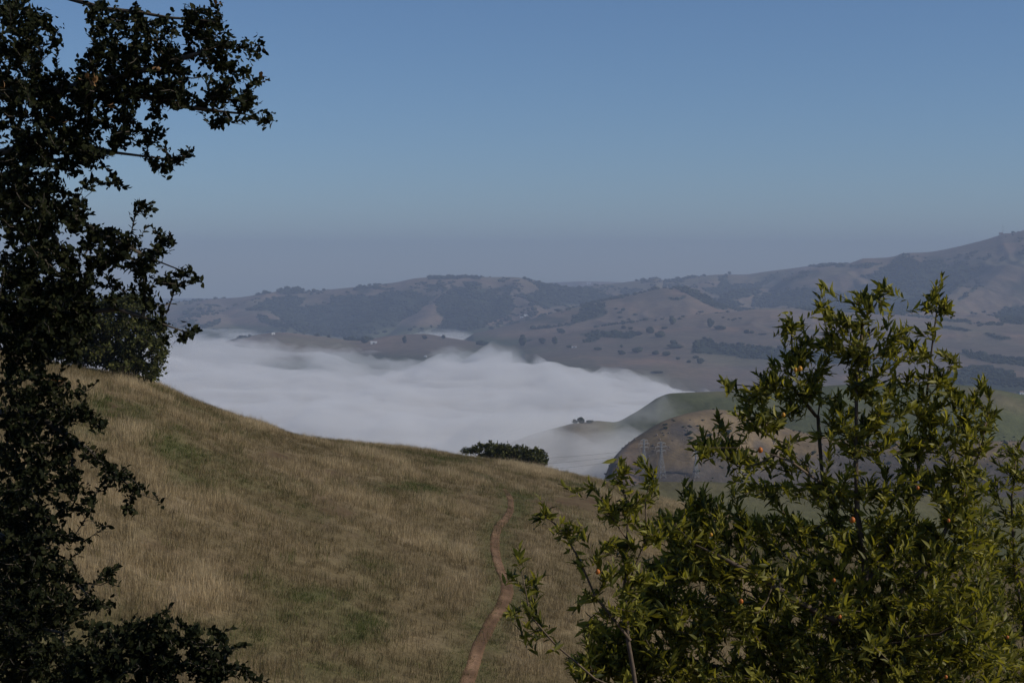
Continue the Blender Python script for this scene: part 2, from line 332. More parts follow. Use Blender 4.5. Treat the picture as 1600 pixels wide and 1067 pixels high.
def terrain_z(u, Y):
    x = u * Y
    floor = np.where(u > -9, np.interp(Y, [0, 2400, 3300, 3900, 4600, 5600, 16500], [-300, -300, -240, -226, -225, -262, -262]), 0)
    rise = np.interp(Y, [0, 2600, 3300, 5200, 5600, 16500], [-300, -292, -236, -136, -140, -200])
    k = sstep(-0.03, 0.07, u); z = floor * (1 - k) + rise * k
    z = z + 10 * (fbm(x / 600, Y / 600, 3) - 0.5)
    ws = 1.0 + 0 * x
    warp = 1 + 0.0 * x
    best = z
    dcrest = np.full(np.shape(x), 1e9)
    for c in CRESTS:
        inside = (u >= c['u'].min() - 0.02) & (u <= c['u'].max() + 0.02)
        o = np.argsort(c['u']); uu = c['u'][o]
        Yc = smooth_interp(uu, c['Y'][o], u); zc = smooth_interp(uu, c['z'][o], u)
        dist = Y - Yc; w_ = c['w']
        rnd = lambda dd: np.sqrt(dd * dd + w_ * w_) - w_
        h = zc - np.where(dist < 0, c['sf'] * rnd(dist), c['sb'] * rnd(dist))
        edge = np.maximum(uu[0] - u, 0) + np.maximum(u - uu[-1], 0)
        h = h - edge * Yc * 0.6
        k_ = np.clip(w_ * 0.12, 2, 12)
        m = np.maximum(best, h); dd = np.abs(best - h)
        best = m + np.where(dd < k_, (k_ - dd) ** 2 / (4 * k_), 0) * 0.6
        dcrest = np.where(np.abs(best - h) < 25, np.minimum(dcrest, np.abs(dist)), dcrest)
    for c in SPURS:
        sel = (Y > c['y'].min() - 900) & (Y < c['y'].max() + 500) & (x > c['x'].min() - 900) & (x < c['x'].max() + 900)
        if not sel.any(): continue
        xs_, ys_, b0 = x[sel], Y[sel], best[sel]; bd = np.full(xs_.shape, 1e9); bz = np.zeros(xs_.shape)
        xs2 = xs_ + 50 * (fbm(xs_ / 220, ys_ / 220, 3) - .5)
        for k in range(len(c['x']) - 1):
            ax, ay, bx, by = c['x'][k], c['y'][k], c['x'][k + 1], c['y'][k + 1]
            tt = np.clip(((xs2 - ax) * (bx - ax) + (ys_ - ay) * (by - ay)) / ((bx - ax) ** 2 + (by - ay) ** 2), 0, 1)
            dd = np.hypot(xs2 - ax - tt * (bx - ax), ys_ - ay - tt * (by - ay)); zz = c['z'][k] + tt * (c['z'][k + 1] - c['z'][k])
            up = dd < bd; bd = np.where(up, dd, bd); bz = np.where(up, zz, bz)
        h = bz - c['s'] * (np.sqrt(bd * bd + 900) - 30)
        m = np.maximum(b0, h); df = np.abs(b0 - h); best[sel] = m + np.where(df < 10, (10 - df) ** 2 / 40, 0) * .6
    return best, dcrest
def erosion(x, Y, z, dcrest):
    """ravines running down the slopes"""
    k = sstep(2300, 4200, Y)
    wx = x + 260 * (fbm(x / 900, Y / 900, 3) - 0.5); wy = Y + 260 * (fbm(x / 900 + 9, Y / 900, 3) - 0.5)
    big = (ridged(wx / 430, wy / 1100, 4) - 0.55)
    sml = (ridged(wx / 150 + 7, wy / 300, 3) - 0.5)
    hgt = sstep(-225, -90, z)
    a = 56 * hgt * sstep(20, 600, dcrest)
    near = (1 - k) * (7.0 * (ridged(x / 90 + fbm(x / 60, Y / 60, 2), Y / 130, 4) - 0.5) + 1.8 * (fbm(x / 16, Y / 16, 3) - 0.5)) * sstep(5, 60, dcrest)
    return z + k * (a * big + 0.48 * a * sml + 6 * (fbm(x / 260, Y / 260, 4) - 0.5) * sstep(0, 300, dcrest)) + near, big
us = np.concatenate([np.linspace(-1.3, -0.345, 60)[:-1], np.linspace(-0.345, 0.345, 640), np.linspace(0.345, 1.3, 60)[1:]])
Ys = np.concatenate([np.geomspace(260, 700, 26)[:-1], np.linspace(700, 1500, 110)[:-1], np.linspace(1500, 3400, 50)[:-1], np.linspace(3400, 8900, 290)[:-1], np.geomspace(8900, 16000, 30)])
U, YY = np.meshgrid(us, Ys)
Z0, DC = terrain_z(U, YY); XX = U * YY
ZT, BIG = erosion(XX, YY, Z0, DC)
# keep foreground terrain below the hillside sheet and out of the view near the camera
PXT, PYT = proj(XX, YY, ZT)
from_grid = dict(us=us, Ys=Ys, Z=ZT)
def ter_z(x, y):
    """height on the terrain mesh (bilinear in u, Y)"""
    u = np.asarray(x, float) / np.asarray(y, float); y = np.asarray(y, float)
    i = np.clip(np.searchsorted(us, u) - 1, 0, len(us) - 2); j = np.clip(np.searchsorted(Ys, y) - 1, 0, len(Ys) - 2)
    a = (u - us[i]) / (us[i + 1] - us[i]); b = (y - Ys[j]) / (Ys[j + 1] - Ys[j])
    return (ZT[j, i] * (1 - a) + ZT[j, i + 1] * a) * (1 - b) + (ZT[j + 1, i] * (1 - a) + ZT[j + 1, i + 1] * a) * b
def ter_hit(px, py, ymin=700, ymax=15000):
    """first terrain point seen at a picture point"""
    yy = np.linspace(ymin, ymax, 6000); u, t = ray(px, py)
    d = float(t) * yy - ter_z(float(u) * yy, yy)
    k = np.argmax(d < 0)
    if d[k] >= 0: k = int(np.argmin(d))
    Y = yy[k]; return float(u) * Y, Y, float(ter_z(float(u) * Y, Y))

# ---- where woods and scrub stand on the far slopes (outlines in picture points, laid on the terrain)
WOODS = [
 [(385,486),(419,469),(456,461),(475,467),(466,482),(494,476),(550,469),(550,527),(494,525),(456,514),(437,495),(419,486)],
 [(398,460),(419,455),(422,458),(400,462)], [(432,455),(445,450),(464,449),(478,456),(462,460),(440,458)],
 [(400,497),(410,494),(440,503),(462,514),(430,511)], [(288,489),(296,486),(305,492),(290,495)], [(313,511),(330,503),(346,501),(340,506),(320,514)],
 [(368,528),(400,521),(424,518),(424,519),(400,523),(370,529)],
 [(515,462),(567,462),(600,458),(632,455),(680,464),(651,489),(614,511),(576,522),(515,529)],
 [(683,472),(707,448),(745,455),(801,462),(805,485),(754,511),(717,522),(676,521),(694,500),(683,489)],
 [(664,447),(678,445),(692,447),(690,452),(672,452)], [(724,440),(750,443),(750,449),(726,448)], [(741,455),(770,449),(800,446),(800,452),(770,457)],
 [(668,432),(700,430),(752,431),(752,436),(668,436)], [(560,448),(620,451),(620,454),(560,451)],
 [(812,431),(836,440),(877,447),(896,450),(922,449),(939,457),(975,466),(939,472),(915,476),(877,477),(851,484),(827,472),(808,461),(846,455),(836,446)],
 [(907,479),(920,474),(930,480),(926,487),(932,476),(942,474),(950,488),(939,496),(919,502),(889,507),(896,496),(908,490)],
 [(828,512),(860,509),(892,505),(892,508),(860,512),(829,514)],
 [(967,451),(1005,453),(977,464)], [(1044,445),(1067,447),(1099,463),(1114,470),(1136,467),(1159,476),(1132,484),(1121,482),(1102,475),(1082,463),(1063,454)],
 [(1040,463),(1048,466),(1064,465),(1072,461),(1073,466),(1060,469),(1046,469)],
 [(1099,451),(1123,449),(1125,432),(1136,431),(1140,446),(1170,444),(1189,442),(1217,425),(1210,436),(1189,449),(1183,461),(1151,468),(1125,464),(1101,457)],
 [(1174,466),(1200,457),(1264,451),(1282,459),(1300,452),(1330,462),(1400,470),(1410,492),(1282,486),(1226,480),(1174,479)],
 [(1222,437),(1264,429),(1262,433),(1226,440)], [(1248,425),(1279,421),(1280,426),(1250,428)], [(1262,414),(1290,411),(1322,412),(1322,416),(1262,417)], [(1036,440),(1074,433),(1076,436),(1040,443)],
 [(1326,414),(1350,410),(1380,412),(1356,419),(1330,418)],
 [(1382,415),(1412,398),(1437,411),(1469,406),(1480,415),(1463,422),(1487,422),(1495,407),(1521,419),(1549,417),(1525,434),(1487,456),(1480,471),(1450,486),(1412,490),(1384,490),(1384,452),(1366,443),(1343,432),(1366,428)],
 [(1515,396),(1522,391),(1531,395),(1523,399)], [(1535,404),(1546,399),(1550,402),(1540,407)], [(1560,406),(1568,402),(1572,405),(1564,409)], [(1588,394),(1600,387),(1612,392),(1600,398)],
 [(1523,442),(1527,437),(1531,443),(1527,446)], [(1515,454),(1524,449),(1526,454),(1518,458)], [(1498,465),(1512,458),(1514,463),(1502,469)],
 [(1559,484),(1575,480),(1600,478),(1640,480),(1640,508),(1566,505)], [(1464,499),(1518,501),(1518,505),(1464,502)], [(1530,504),(1566,506),(1566,509),(1530,507)],
 [(1462,512),(1480,508),(1500,511),(1524,519),(1500,518)], [(1535,521),(1560,524),(1584,529),(1565,532),(1548,527)],
 [(1496,552),(1520,549),(1600,561),(1650,566),(1650,578),(1600,574),(1540,566)], [(1478,584),(1505,578),(1525,570),(1579,581),(1580,588),(1600,592),(1700,600),(1700,620),(1600,617),(1480,604)],
 [(1078,548),(1088,535),(1104,530),(1120,536),(1170,541),(1210,545),(1300,552),(1400,560),(1400,576),(1300,568),(1200,561),(1080,552)],
 [(786,562),(800,563),(816,572),(814,577),(798,574)], [(536,526),(580,527),(582,532),(540,531)],
 [(905,522),(925,519),(950,520),(970,517),(990,519),(1000,522),(985,529),(940,527),(930,536),(913,537),(916,528)],
]
SCRUB = [[(784,507),(842,491),(892,497),(880,505),(830,511),(786,522)], [(440,455),(560,450),(640,452),(800,446),(800,470),(680,470),(560,470),(440,470)], [(1180,430),(1400,400),(1600,400),(1600,470),(1400,480),(1180,480)]]
def wood_mask(px, py, x, y):
    jx = px + 9 * (fbm(x / 90, y / 90, 3) - 0.5); jy = py + 5 * (fbm(x / 70 + 50, y / 90 + 20, 3) - 0.5)
    m = np.zeros(px.shape, bool)
    for p in WOODS: m |= in_poly(jx, jy, p)
    return m
PXT, PYT = proj(XX, YY, ZT)
run = np.minimum.accumulate(PYT, axis=0)
VIS = PYT <= run + 1.2
wm = wood_mask(PXT, PYT, XX, YY) & (YY > 3000)
tan = np.array([0.176, 0.134, 0.100]); tan2 = np.array([0.120, 0.100, 0.080]); pink = np.array([0.225, 0.152, 0.108]); grn = np.array([0.060, 0.076, 0.036]); scrubc = np.array([0.032, 0.040, 0.024])
n1 = fbm(XX / 500, YY / 700, 5); n2 = fbm(XX / 120 + 4, YY / 200, 4)
col = tan2 + (tan - tan2) * np.clip(3 * (n1 - 0.35), 0, 1)[..., None]
col = col + (pink - col) * np.clip(3.2 * (n2 - 0.55), 0, 1)[..., None] * 0.8
# pale eroded tracks and banks on the foothills
gfl = sstep(-192, -212, ZT + 16 * (n1 - 0.5)) * (YY > 1500) * sstep(0.09, 0.0, U)
col = col + (grn - col) * (0.85 * gfl)[..., None]
gy = np.clip(4 * (fbm(XX / 260 + 60, YY / 420, 4) - 0.55), 0, 1) * (YY > 3000)
col = col + (np.array([0.14, 0.135, 0.075]) - col) * (0.6 * gy)[..., None]
sc = np.zeros(XX.shape)
for p in SCRUB: sc = np.maximum(sc, in_poly(PXT, PYT, p) * 1.0)
sc = sc * np.clip(4 * (fbm(XX / 110 + 8, YY / 190, 4) - 0.48), 0, 1) * (YY > 4500)
sc = np.maximum(sc, np.clip(6 * (0.30 - BIG - 0.25), 0, 1) * 0.0)
col = col + (scrubc - col) * (0.8 * sc)[..., None]
col = np.where(wm[..., None], scrubc, col)
# the green hill, with the brown spur before it
mid = (YY > 300) & (YY < 1700)
green_hill = mid & ((YY > 1085) | (YY < 640))
gcol = np.array([0.088, 0.096, 0.044]) * (0.75 + 0.5 * fbm(XX / 60, YY / 60, 4))[..., None]
gcol = gcol + (np.array([0.14, 0.115, 0.07]) - gcol) * (np.clip(4 * (fbm(XX / 90 + 3, YY / 60, 4) - 0.54), 0, 1) * 0.7)[..., None]
lf = sstep(0.075, 0.045, U); gcol = gcol + (np.array([0.14, 0.108, 0.075]) - gcol) * (0.8 * lf)[..., None]
col = np.where(green_hill[..., None], gcol, col)
spur = mid & (YY >= 640) & (YY <= 1085)
rock = np.clip(5 * (fbm(XX / 26, YY / 20, 4) - 0.5) + 2.5 * sstep(-105, -125, ZT) - 0.6, 0, 1)
scol = np.array([0.165, 0.122, 0.072]) + (np.array([0.085, 0.074, 0.066]) - np.array([0.165, 0.122, 0.072])) * rock[..., None]
scol = scol + (np.array([0.17, 0.10, 0.07]) - scol) * (0.35 * sstep(0.085, 0.07, U))[..., None]
scol = scol * (0.55 + 0.9 * fbm(XX / 9, YY / 9, 3))[..., None]
col = np.where(spur[..., None], scol, col)
me = mesh_np('terrain', np.column_stack([XX.ravel(), YY.ravel(), ZT.ravel()]), grid_faces(len(us), len(Ys)), None, True)
vcol(me, 'col', col.reshape(-1, 3))
me.materials.append(ground_mat('far_hill_grass', [(0.012, 0.82, 1.18), (0.06, 0.8, 1.2), (0.4, 0.8, 1.2)], 1.5, 0.05, 0.35))
tag(link('valley_and_hills', me), kind='structure')

# ---- fog lying in the valley: closed sheets of cloud with real thickness
def vol_mat(name, dens, col=(1, 1, 1), aniso=0.0):
    m, t, out = new_mat(name)
    v = N(t, 'ShaderNodeVolumePrincipled', Density=dens, Anisotropy=aniso); v.inputs['Color'].default_value = (*col, 1)
    t.links.new(v.outputs[0], out.inputs['Volume']); return m
def puff_mat(name, dens, scale, lo, hi, stretch=(1, .6, 2.2), rate=.06):
    """cloud whose density is broken into wisps by a 3-D noise (object space metres)"""
    m, t, out = new_mat(name); L = t.links.new
    v = N(t, 'ShaderNodeVolumePrincipled'); v.inputs['Color'].default_value = (1, 1, 1, 1)
    tc = N(t, 'ShaderNodeTexCoord'); mp = N(t, 'ShaderNodeMapping'); mp.inputs['Scale'].default_value = stretch; L(tc.outputs['Object'], mp.inputs[0])
    nz = N(t, 'ShaderNodeTexNoise', Scale=scale, Detail=4.0, Roughness=.58, Distortion=.4); L(mp.outputs[0], nz.inputs['Vector'])
    mr = N(t, 'ShaderNodeMapRange', interpolation_type='SMOOTHSTEP'); mr.inputs[1].default_value = lo; mr.inputs[2].default_value = hi; mr.inputs[3].default_value = 0; mr.inputs[4].default_value = dens
    L(nz.outputs['Fac'], mr.inputs[0]); L(mr.outputs[0], v.inputs['Density']); L(v.outputs[0], out.inputs['Volume'])
    m.cycles.volume_step_rate = rate; return m
def cloud(name, u0, u1, nu, y0, y1, ny, top, bottom, mat):
    a = np.linspace(u0, u1, nu); b = np.linspace(y0, y1, ny); UU, BB = np.meshgrid(a, b)
    T = np.maximum(top(UU, BB), bottom + 0.5)
    x = UU * BB; nv = nu * ny
    i = np.arange(nv).reshape(ny, nu)
    rim = np.concatenate([i[0, :-1], i[:-1, -1], i[-1, :0:-1], i[:0:-1, 0]])      # the outline, counter-clockwise
    top_v = np.column_stack([x.ravel(), BB.ravel(), T.ravel()]); low = top_v[rim].copy(); low[:, 2] = bottom
    cen = np.array([[low[:, 0].mean(), low[:, 1].mean(), bottom]]); m = len(rim); k = np.arange(m) + nv; kn = np.roll(k, -1); rn = np.roll(rim, -1)
    q = grid_faces(nu, ny); tri = np.concatenate([q[:, [0, 1, 2]], q[:, [0, 2, 3]], np.stack([rim, k, kn], 1), np.stack([rim, kn, rn], 1), np.stack([kn, k, np.full(m, nv + m)], 1)])
    me = mesh_np(name, np.concatenate([top_v, low, cen]), tri, mat, True)
    return tag(link(name, me), kind='stuff')
EPX = [-400, 100, 250, 350, 450, 500, 540, 600, 650, 700, 760, 800, 850, 900, 950, 1000, 1050, 1110, 1180, 1400]
EPY = [585, 580, 578, 586, 592, 600, 604, 594, 584, 580, 575, 573, 579, 584, 588, 594, 602, 612, 640, 700]
EU = (np.array(EPX, float) - CX) / FPX; EY = -196.0 / t_of(np.array(EPY, float))
def puffs(x, y, s, o=4):
    wx = x + s * 0.5 * (fbm(x / s, y / s, 3) - 0.5); wy = y + s * 0.5 * (fbm(x / s + 7, y / s + 3, 3) - 0.5)
    n = 0; a = 1; t = 0
    for k in range(o):
        v = vnoise(wx / s * 2 ** k + 3 * k, wy / s * 2 ** k + 8 * k); n = n + a * (1 - np.abs(2 * v - 1)); t += a; a *= 0.52
    return n / t
def bank_top(amp, lift, seed, reach):
    def f(u, y):
        x = u * y; ye = smooth_interp(EU, EY, u) + reach + 260 * (fbm(x / 240 + seed, y / 900, 4) - 0.5)
        z = -202 + lift + amp * (puffs(x + seed * 100, y * 0.7, 210) - 0.5) + 30 * (fbm(x / 520, y / 700, 3) - 0.5) + 20 * np.exp(-(((u + 0.004) / 0.035) ** 2)) * sstep(2700, 3200, y)
        k = np.clip((y - ye) / 240, 0, 1); z = z - 75 * k ** 1.6
        side = sstep(0.105, 0.165, u); z = z - 70 * side + 26 * (puffs(x + seed * 40, y * .6, 95, 3) - .5) * np.exp(-((y - ye) / 420) ** 2)
        return z
    return f
cloud('fog_bank', -0.75, 0.24, 420, 1400, 3900, 150, bank_top(40, 0, 0, 0), -322, vol_mat('fog_dense', 0.030, (1, 1, 1), 0.0))
cloud('fog_bank', -0.75, 0.24, 420, 1390, 3950, 150, bank_top(84, 9, 5, 50), -323, puff_mat('fog_thin', 0.017, 1 / 150, .42, .66, (1, .8, 1.2)))
RU = (np.array([-400, 200, 250, 330, 400, 450, 520, 560, 600, 640, 700, 760, 820], float) - CX) / FPX
RZ = np.array([-170, -170, -171, -177, -190, -199, -203, -211, -217, -221, -219, -226, -240], float)
def rear_top(amp, lift, seed):
    def f(u, y):
        x = u * y; z = smooth_interp(RU, RZ, u) + lift + amp * (puffs(x + seed * 90, y * 0.6, 150) - 0.55)
        return z - 60 * sstep(4150, 4350, y) - 50 * sstep(3300, 3150, y) * sstep(-0.12, -0.05, u)
    return f
cloud('fog_bank', -0.6, 0.0, 330, 3100, 4400, 130, rear_top(38, 0, 2), -324, puff_mat('fog_rear', 0.016, 1 / 260, .40, .66))
cloud('fog_bank', -0.6, 0.0, 330, 3090, 4420, 130, rear_top(66, 22, 6), -325, puff_mat('fog_rear_thin', 0.008, 1 / 200, .46, .68))
def pocket(u, y):
    x = u * y; c = (u - (692 - CX) / FPX) / 0.022
    a = -205 + 16 * (puffs(x, y, 120) - 0.5) - 45 * np.clip(np.abs(c), 0, 3) ** 2 * 0.5
    b = -206 + 12 * (puffs(x, y, 120) - 0.5) - 400 * np.clip(u - (350 - CX) / FPX, 0, 1)
    return np.maximum(a, b)
cloud('fog_pocket', -0.5, 0.0, 200, 4700, 5950, 60, pocket, -326, puff_mat('fog_pocket', 0.0045, 1 / 150, .40, .65))
def wisp(seed, lift, amp):
    def f(u, y):
        x = u * y; px = CX + u * FPX
        e = sstep(1190, 975, px)
        lvl = -150 + lift + 38 * e - 18 * sstep(800, 640, px) + amp * (puffs(x + seed * 60, y * .8, 95) - 0.55)
        return lvl - 60 * (1 - sstep(880, 960, y)) - 70 * sstep(1275, 1320, y)
    return f
cloud('fog_wisp', -0.14, 0.115, 220, 880, 1330, 80, wisp(3, -4, 34), -327, puff_mat('fog_wisp', 0.012, 1 / 90, .34, .64, rate=.12))
cloud('fog_wisp', -0.14, 0.13, 220, 870, 1340, 80, wisp(13, 12, 70), -328, puff_mat('fog_wisp_thin', 0.006, 1 / 70, .44, .66, rate=.12))

# ---- the air between: one even box of haze
HAZE = 0.000112
me = bpy.data.meshes.new('haze'); bm = bmesh.new(); bmesh.ops.create_cube(bm, size=1)
bmesh.ops.transform(bm, matrix=Matrix.Translation((0, 8100, -12.5)) @ Matrix.Diagonal((44000, 16900, 635, 1)), verts=bm.verts); bm.to_mesh(me); bm.free()
me.materials.append(vol_mat('haze_air', HAZE, (0.465, 0.570, 0.775), 0.0)); tag(link('haze', me), kind='stuff')

# ================================================================== SCATTERED STUFF (woods, scrub, grass)
def scatter(name, pos, scl, rot, tint, var, sources):
    """pos (n,3), scl (n,3), rot (n,3) euler, tint (n), var (n) int; sources: unlinked mesh objects"""
    me = bpy.data.meshes.new(name); n = len(pos)
    me.vertices.add(n); me.vertices.foreach_set('co', np.asarray(pos, np.float32).ravel())
    for nm, a in (('scl', scl), ('rot', rot)):
        at = me.attributes.new(nm, 'FLOAT_VECTOR', 'POINT'); at.data.foreach_set('vector', np.asarray(a, np.float32).ravel())
    vflt(me, 'tint', tint)
    at = me.attributes.new('var', 'INT', 'POINT'); at.data.foreach_set('value', np.asarray(var, np.int32))
    o = link(name, me)
    ng = bpy.data.node_groups.new(name + '_nodes', 'GeometryNodeTree')
    ng.interface.new_socket('Geometry', in_out='INPUT', socket_type='NodeSocketGeometry')
    ng.interface.new_socket('Geometry', in_out='OUTPUT', socket_type='NodeSocketGeometry')
    gi = ng.nodes.new('NodeGroupInput'); go = ng.nodes.new('NodeGroupOutput'); L = ng.links.new
    def attr(nm, ty):
        a = ng.nodes.new('GeometryNodeInputNamedAttribute'); a.data_type = ty; a.inputs['Name'].default_value = nm
        return a.outputs['Attribute']
    j = ng.nodes.new('GeometryNodeJoinGeometry'); av = attr('var', 'INT'); asx = attr('scl', 'FLOAT_VECTOR'); ar = attr('rot', 'FLOAT_VECTOR')
    for k, src in enumerate(sources):
        oi = ng.nodes.new('GeometryNodeObjectInfo'); oi.inputs['Object'].default_value = src; oi.transform_space = 'ORIGINAL'; oi.inputs['As Instance'].default_value = True
        ip = ng.nodes.new('GeometryNodeInstanceOnPoints')
        cmpn = ng.nodes.new('FunctionNodeCompare'); cmpn.data_type = 'INT'; cmpn.operation = 'EQUAL'; L(av, cmpn.inputs[2]); cmpn.inputs[3].default_value = k
        L(gi.outputs[0], ip.inputs['Points']); L(cmpn.outputs[0], ip.inputs['Selection']); L(oi.outputs['Geometry'], ip.inputs['Instance'])
        L(ar, ip.inputs['Rotation']); L(asx, ip.inputs['Scale']); L(ip.outputs[0], j.inputs[0])
    L(j.outputs[0], go.inputs[0])
    md = o.modifiers.new('scatter', 'NODES'); md.node_group = ng
    return tag(o, kind='stuff')
def unlinked(name, me): return bpy.data.objects.new(name, me)

# ---- far tree crowns: a lumpy mass of leaf clumps, as seen from kilometres away
def lumpy(seed, lumps, sub, mat, name='crown', flat=1.0):
    r = np.random.default_rng(seed); bm = bmesh.new()
    for k in range(lumps):
        if k == 0: c = np.array([0, 0, .46]); s = .42
        else:
            a = r.random() * 6.283; q = r.random() ** .6 * .36; c = np.array([math.cos(a) * q, math.sin(a) * q, .32 + .5 * r.random() * (1 - q)]); s = .15 + .14 * r.random()
        g = bmesh.ops.create_icosphere(bm, subdivisions=sub, radius=s)
        for v in g['verts']:
            v.co *= 1 + .46 * (r.random() - .5); v.co.z *= .85 * flat; v.co += Vector(c)
    me = bpy.data.meshes.new(name); bm.to_mesh(me); bm.free(); me.materials.append(mat); return me
M_wood = leaf_mat('woodland_leaves', (0.016, 0.023, 0.011), (0.040, 0.048, 0.022), 0.05, 0.7, 0.1, 'inst')
M_far = leaf_mat('far_oak_leaves', (0.016, 0.023, 0.011), (0.040, 0.046, 0.021), 0.05, 0.7, 0.1, 'obj')
blobs = [unlinked('wood_crown', lumpy(k, 5, 1, M_wood)) for k in range(4)]
# woods
r = np.random.default_rng(11)
ncand = 150000
u = r.uniform(-0.34, 0.36, ncand); Y = np.sqrt(r.uniform(3300 ** 2, 9000 ** 2, ncand)); x = u * Y; z = ter_z(x, Y)
px, py = proj(x, Y, z)
jj = np.clip(np.searchsorted(Ys, Y) - 1, 0, len(Ys) - 2); ii = np.clip(np.searchsorted(us, u) - 1, 0, len(us) - 2)
vis = py <= run[jj, ii] + 3
keep = wood_mask(px, py, x, Y) & vis
# scattered outliers of the woods along gullies
out = vis & (Y > 4600) & (fbm(x / 160 + 5, Y / 260, 4) > 0.60) & (r.random(ncand) < 0.16)
keep = keep & (fbm(x / 70 + 3, Y / 110 + 8, 3) > 0.36) | out
idx = np.nonzero(keep)[0]
# thin by picture-space cell so that near and far woods are equally dense
cell = {}
sel = []
for i in idx:
    k = (int(px[i] / 3.2), int(Y[i] / 22));
    if k in cell: continue
    cell[k] = 1; sel.append(i)
sel = np.array(sel); n = len(sel); print('woods', n)
s = r.uniform(8, 21, n) * np.where(r.random(n) < .12, 1.4, 1) * (.72 + .28 * sstep(4500, 6500, Y[sel]))
scatter('distant_woods', np.column_stack([x[sel], Y[sel], z[sel] - s * .16]), np.column_stack([s * r.uniform(.9, 1.3, n), s * r.uniform(.9, 1.3, n), s * r.uniform(.62, .95, n)]),
        np.column_stack([np.zeros(n), np.zeros(n), r.random(n) * 6.28]), r.random(n), r.integers(0, 4, n), blobs)
# scrub on the rocky face of the brown spur and on the green hill
nc = 9000; u = r.uniform(0.03, 0.36, nc); Y = r.uniform(820, 1300, nc); x = u * Y; z = ter_z(x, Y); px, py = proj(x, Y, z)
k = fbm(x / 30, Y / 24, 4) + 0.12 * sstep(-95, -125, z) - 0.25 * (Y > 1085)
sel = np.nonzero((k > 0.565) & (r.random(nc) < .5))[0]; n = len(sel); s = r.uniform(0.7, 2.0, n) * (1 + .8 * (r.random(n) < .1))
scatter('spur_scrub', np.column_stack([x[sel], Y[sel], z[sel] - .3]), np.column_stack([s * 1.3, s * 1.3, s * .8]), np.column_stack([np.zeros(n), np.zeros(n), r.random(n) * 6.28]), r.random(n), r.integers(0, 4, n), blobs)
# pale boulders on the same face
def boulder(seed, mat):
    rr = np.random.default_rng(seed); bm = bmesh.new(); bmesh.ops.create_icosphere(bm, subdivisions=1, radius=.5)
    for v in bm.verts: v.co *= 1 + .5 * (rr.random() - .5); v.co.z *= .7
    me = bpy.data.meshes.new('boulder'); bm.to_mesh(me); bm.free(); me.materials.append(mat); return me
M_rock = simple('grey_rock', (0.15, 0.13, 0.115), .9, .3, 2)
nc = 4000; u = r.uniform(0.05, 0.36, nc); Y = r.uniform(830, 1060, nc); x = u * Y; z = ter_z(x, Y)
sel = np.nonzero((fbm(x / 22 + 9, Y / 22, 4) > .56) & (z < -95) & (r.random(nc) < .4))[0]; n = len(sel); s = r.uniform(.5, 2.0, n)
scatter('spur_boulders', np.column_stack([x[sel], Y[sel], z[sel]]), np.column_stack([s * 1.2, s, s]), r.random((n, 3)) * 6, r.random(n), r.integers(0, 2, n), [unlinked('boulder', boulder(k, M_rock)) for k in (1, 2)])

# ---- grass of the near slope
M_grass = None
def grass_mat():
    m, t, out = new_mat('dry_grass'); L = t.links.new
    at = N(t, 'ShaderNodeAttribute', attribute_name='tint', attribute_type='INSTANCER')
    cr = N(t, 'ShaderNodeValToRGB'); e = cr.color_ramp.elements
    e[0].position = 0.0; e[0].color = (0.065, 0.085, 0.022, 1); e[1].position = 1.0; e[1].color = (0.56, 0.45, 0.28, 1)
    for p_, c_ in ((.25, (0.10, 0.115, 0.035, 1)), (.42, (0.13, 0.10, 0.05, 1)), (.6, (0.235, 0.182, 0.098, 1)), (.8, (0.40, 0.315, 0.185, 1))):
        q = e.new(p_); q.color = c_
    L(at.outputs['Fac'], cr.inputs[0])
    d = N(t, 'ShaderNodeBsdfDiffuse'); tr = N(t, 'ShaderNodeBsdfTranslucent'); L(cr.outputs[0], d.inputs[0]); L(cr.outputs[0], tr.inputs[0])
    mx = N(t, 'ShaderNodeMixShader'); mx.inputs[0].default_value = .3; L(d.outputs[0], mx.inputs[1]); L(tr.outputs[0], mx.inputs[2]); L(mx.outputs[0], out.inputs[0])
    return m
M_grass = grass_mat()
def tuft(seed, blades, spread, h, width, lean):
    rr = np.random.default_rng(seed); v = []; f = []
    for b in range(blades):
        a = rr.random() * 6.283; q = math.sqrt(rr.random()) * spread; bx, by = math.cos(a) * q, math.sin(a) * q
        th = rr.random() * 6.283; hh = h * rr.uniform(.55, 1.15); w_ = width * rr.uniform(.6, 1.3); ln = lean * rr.uniform(.2, 1.2); la = a + rr.uniform(-1, 1)
        dx, dy = math.cos(th) * w_ / 2, math.sin(th) * w_ / 2; lx, ly = math.cos(la) * ln * hh + .06 * hh, math.sin(la) * ln * hh
        k = len(v)
        v += [(bx - dx, by - dy, -.06), (bx + dx, by + dy, -.06), (bx + lx * .35 - dx * .8, by + ly * .35 - dy * .8, hh * .6), (bx + lx * .35 + dx * .8, by + ly * .35 + dy * .8, hh * .6), (bx + lx, by + ly, hh)]
        f += [(k, k + 1, k + 3), (k, k + 3, k + 2), (k + 2, k + 3, k + 4)]
    return unlinked('grass_tuft', mesh_np('grass_tuft', v, f, M_grass))
tufts = [tuft(1, 16, .24, .34, .011, .35), tuft(2, 14, .20, .40, .010, .25), tuft(3, 12, .28, .30, .013, .5), tuft(4, 7, .14, .62, .009, .22)]
nc = 420000
Y = 30 + 170 * r.random(nc) ** 0.85; lo, hi = np.maximum(-0.36 * Y, -60), 0.34 * Y; x = lo + (hi - lo) * r.random(nc)
z = hill_z(x, Y); g, b, s, td = hill_mix(x, Y, z); px, py = proj(x, Y, z)
dens = 0.30 + 0.7 * np.clip(s + .5 * g, 0, 1) - .75 * b
bare = fbm(x / 1.1 + 90, Y / 1.6 + 20, 3); dens = dens * (1 - .75 * sstep(.60, .70, bare))
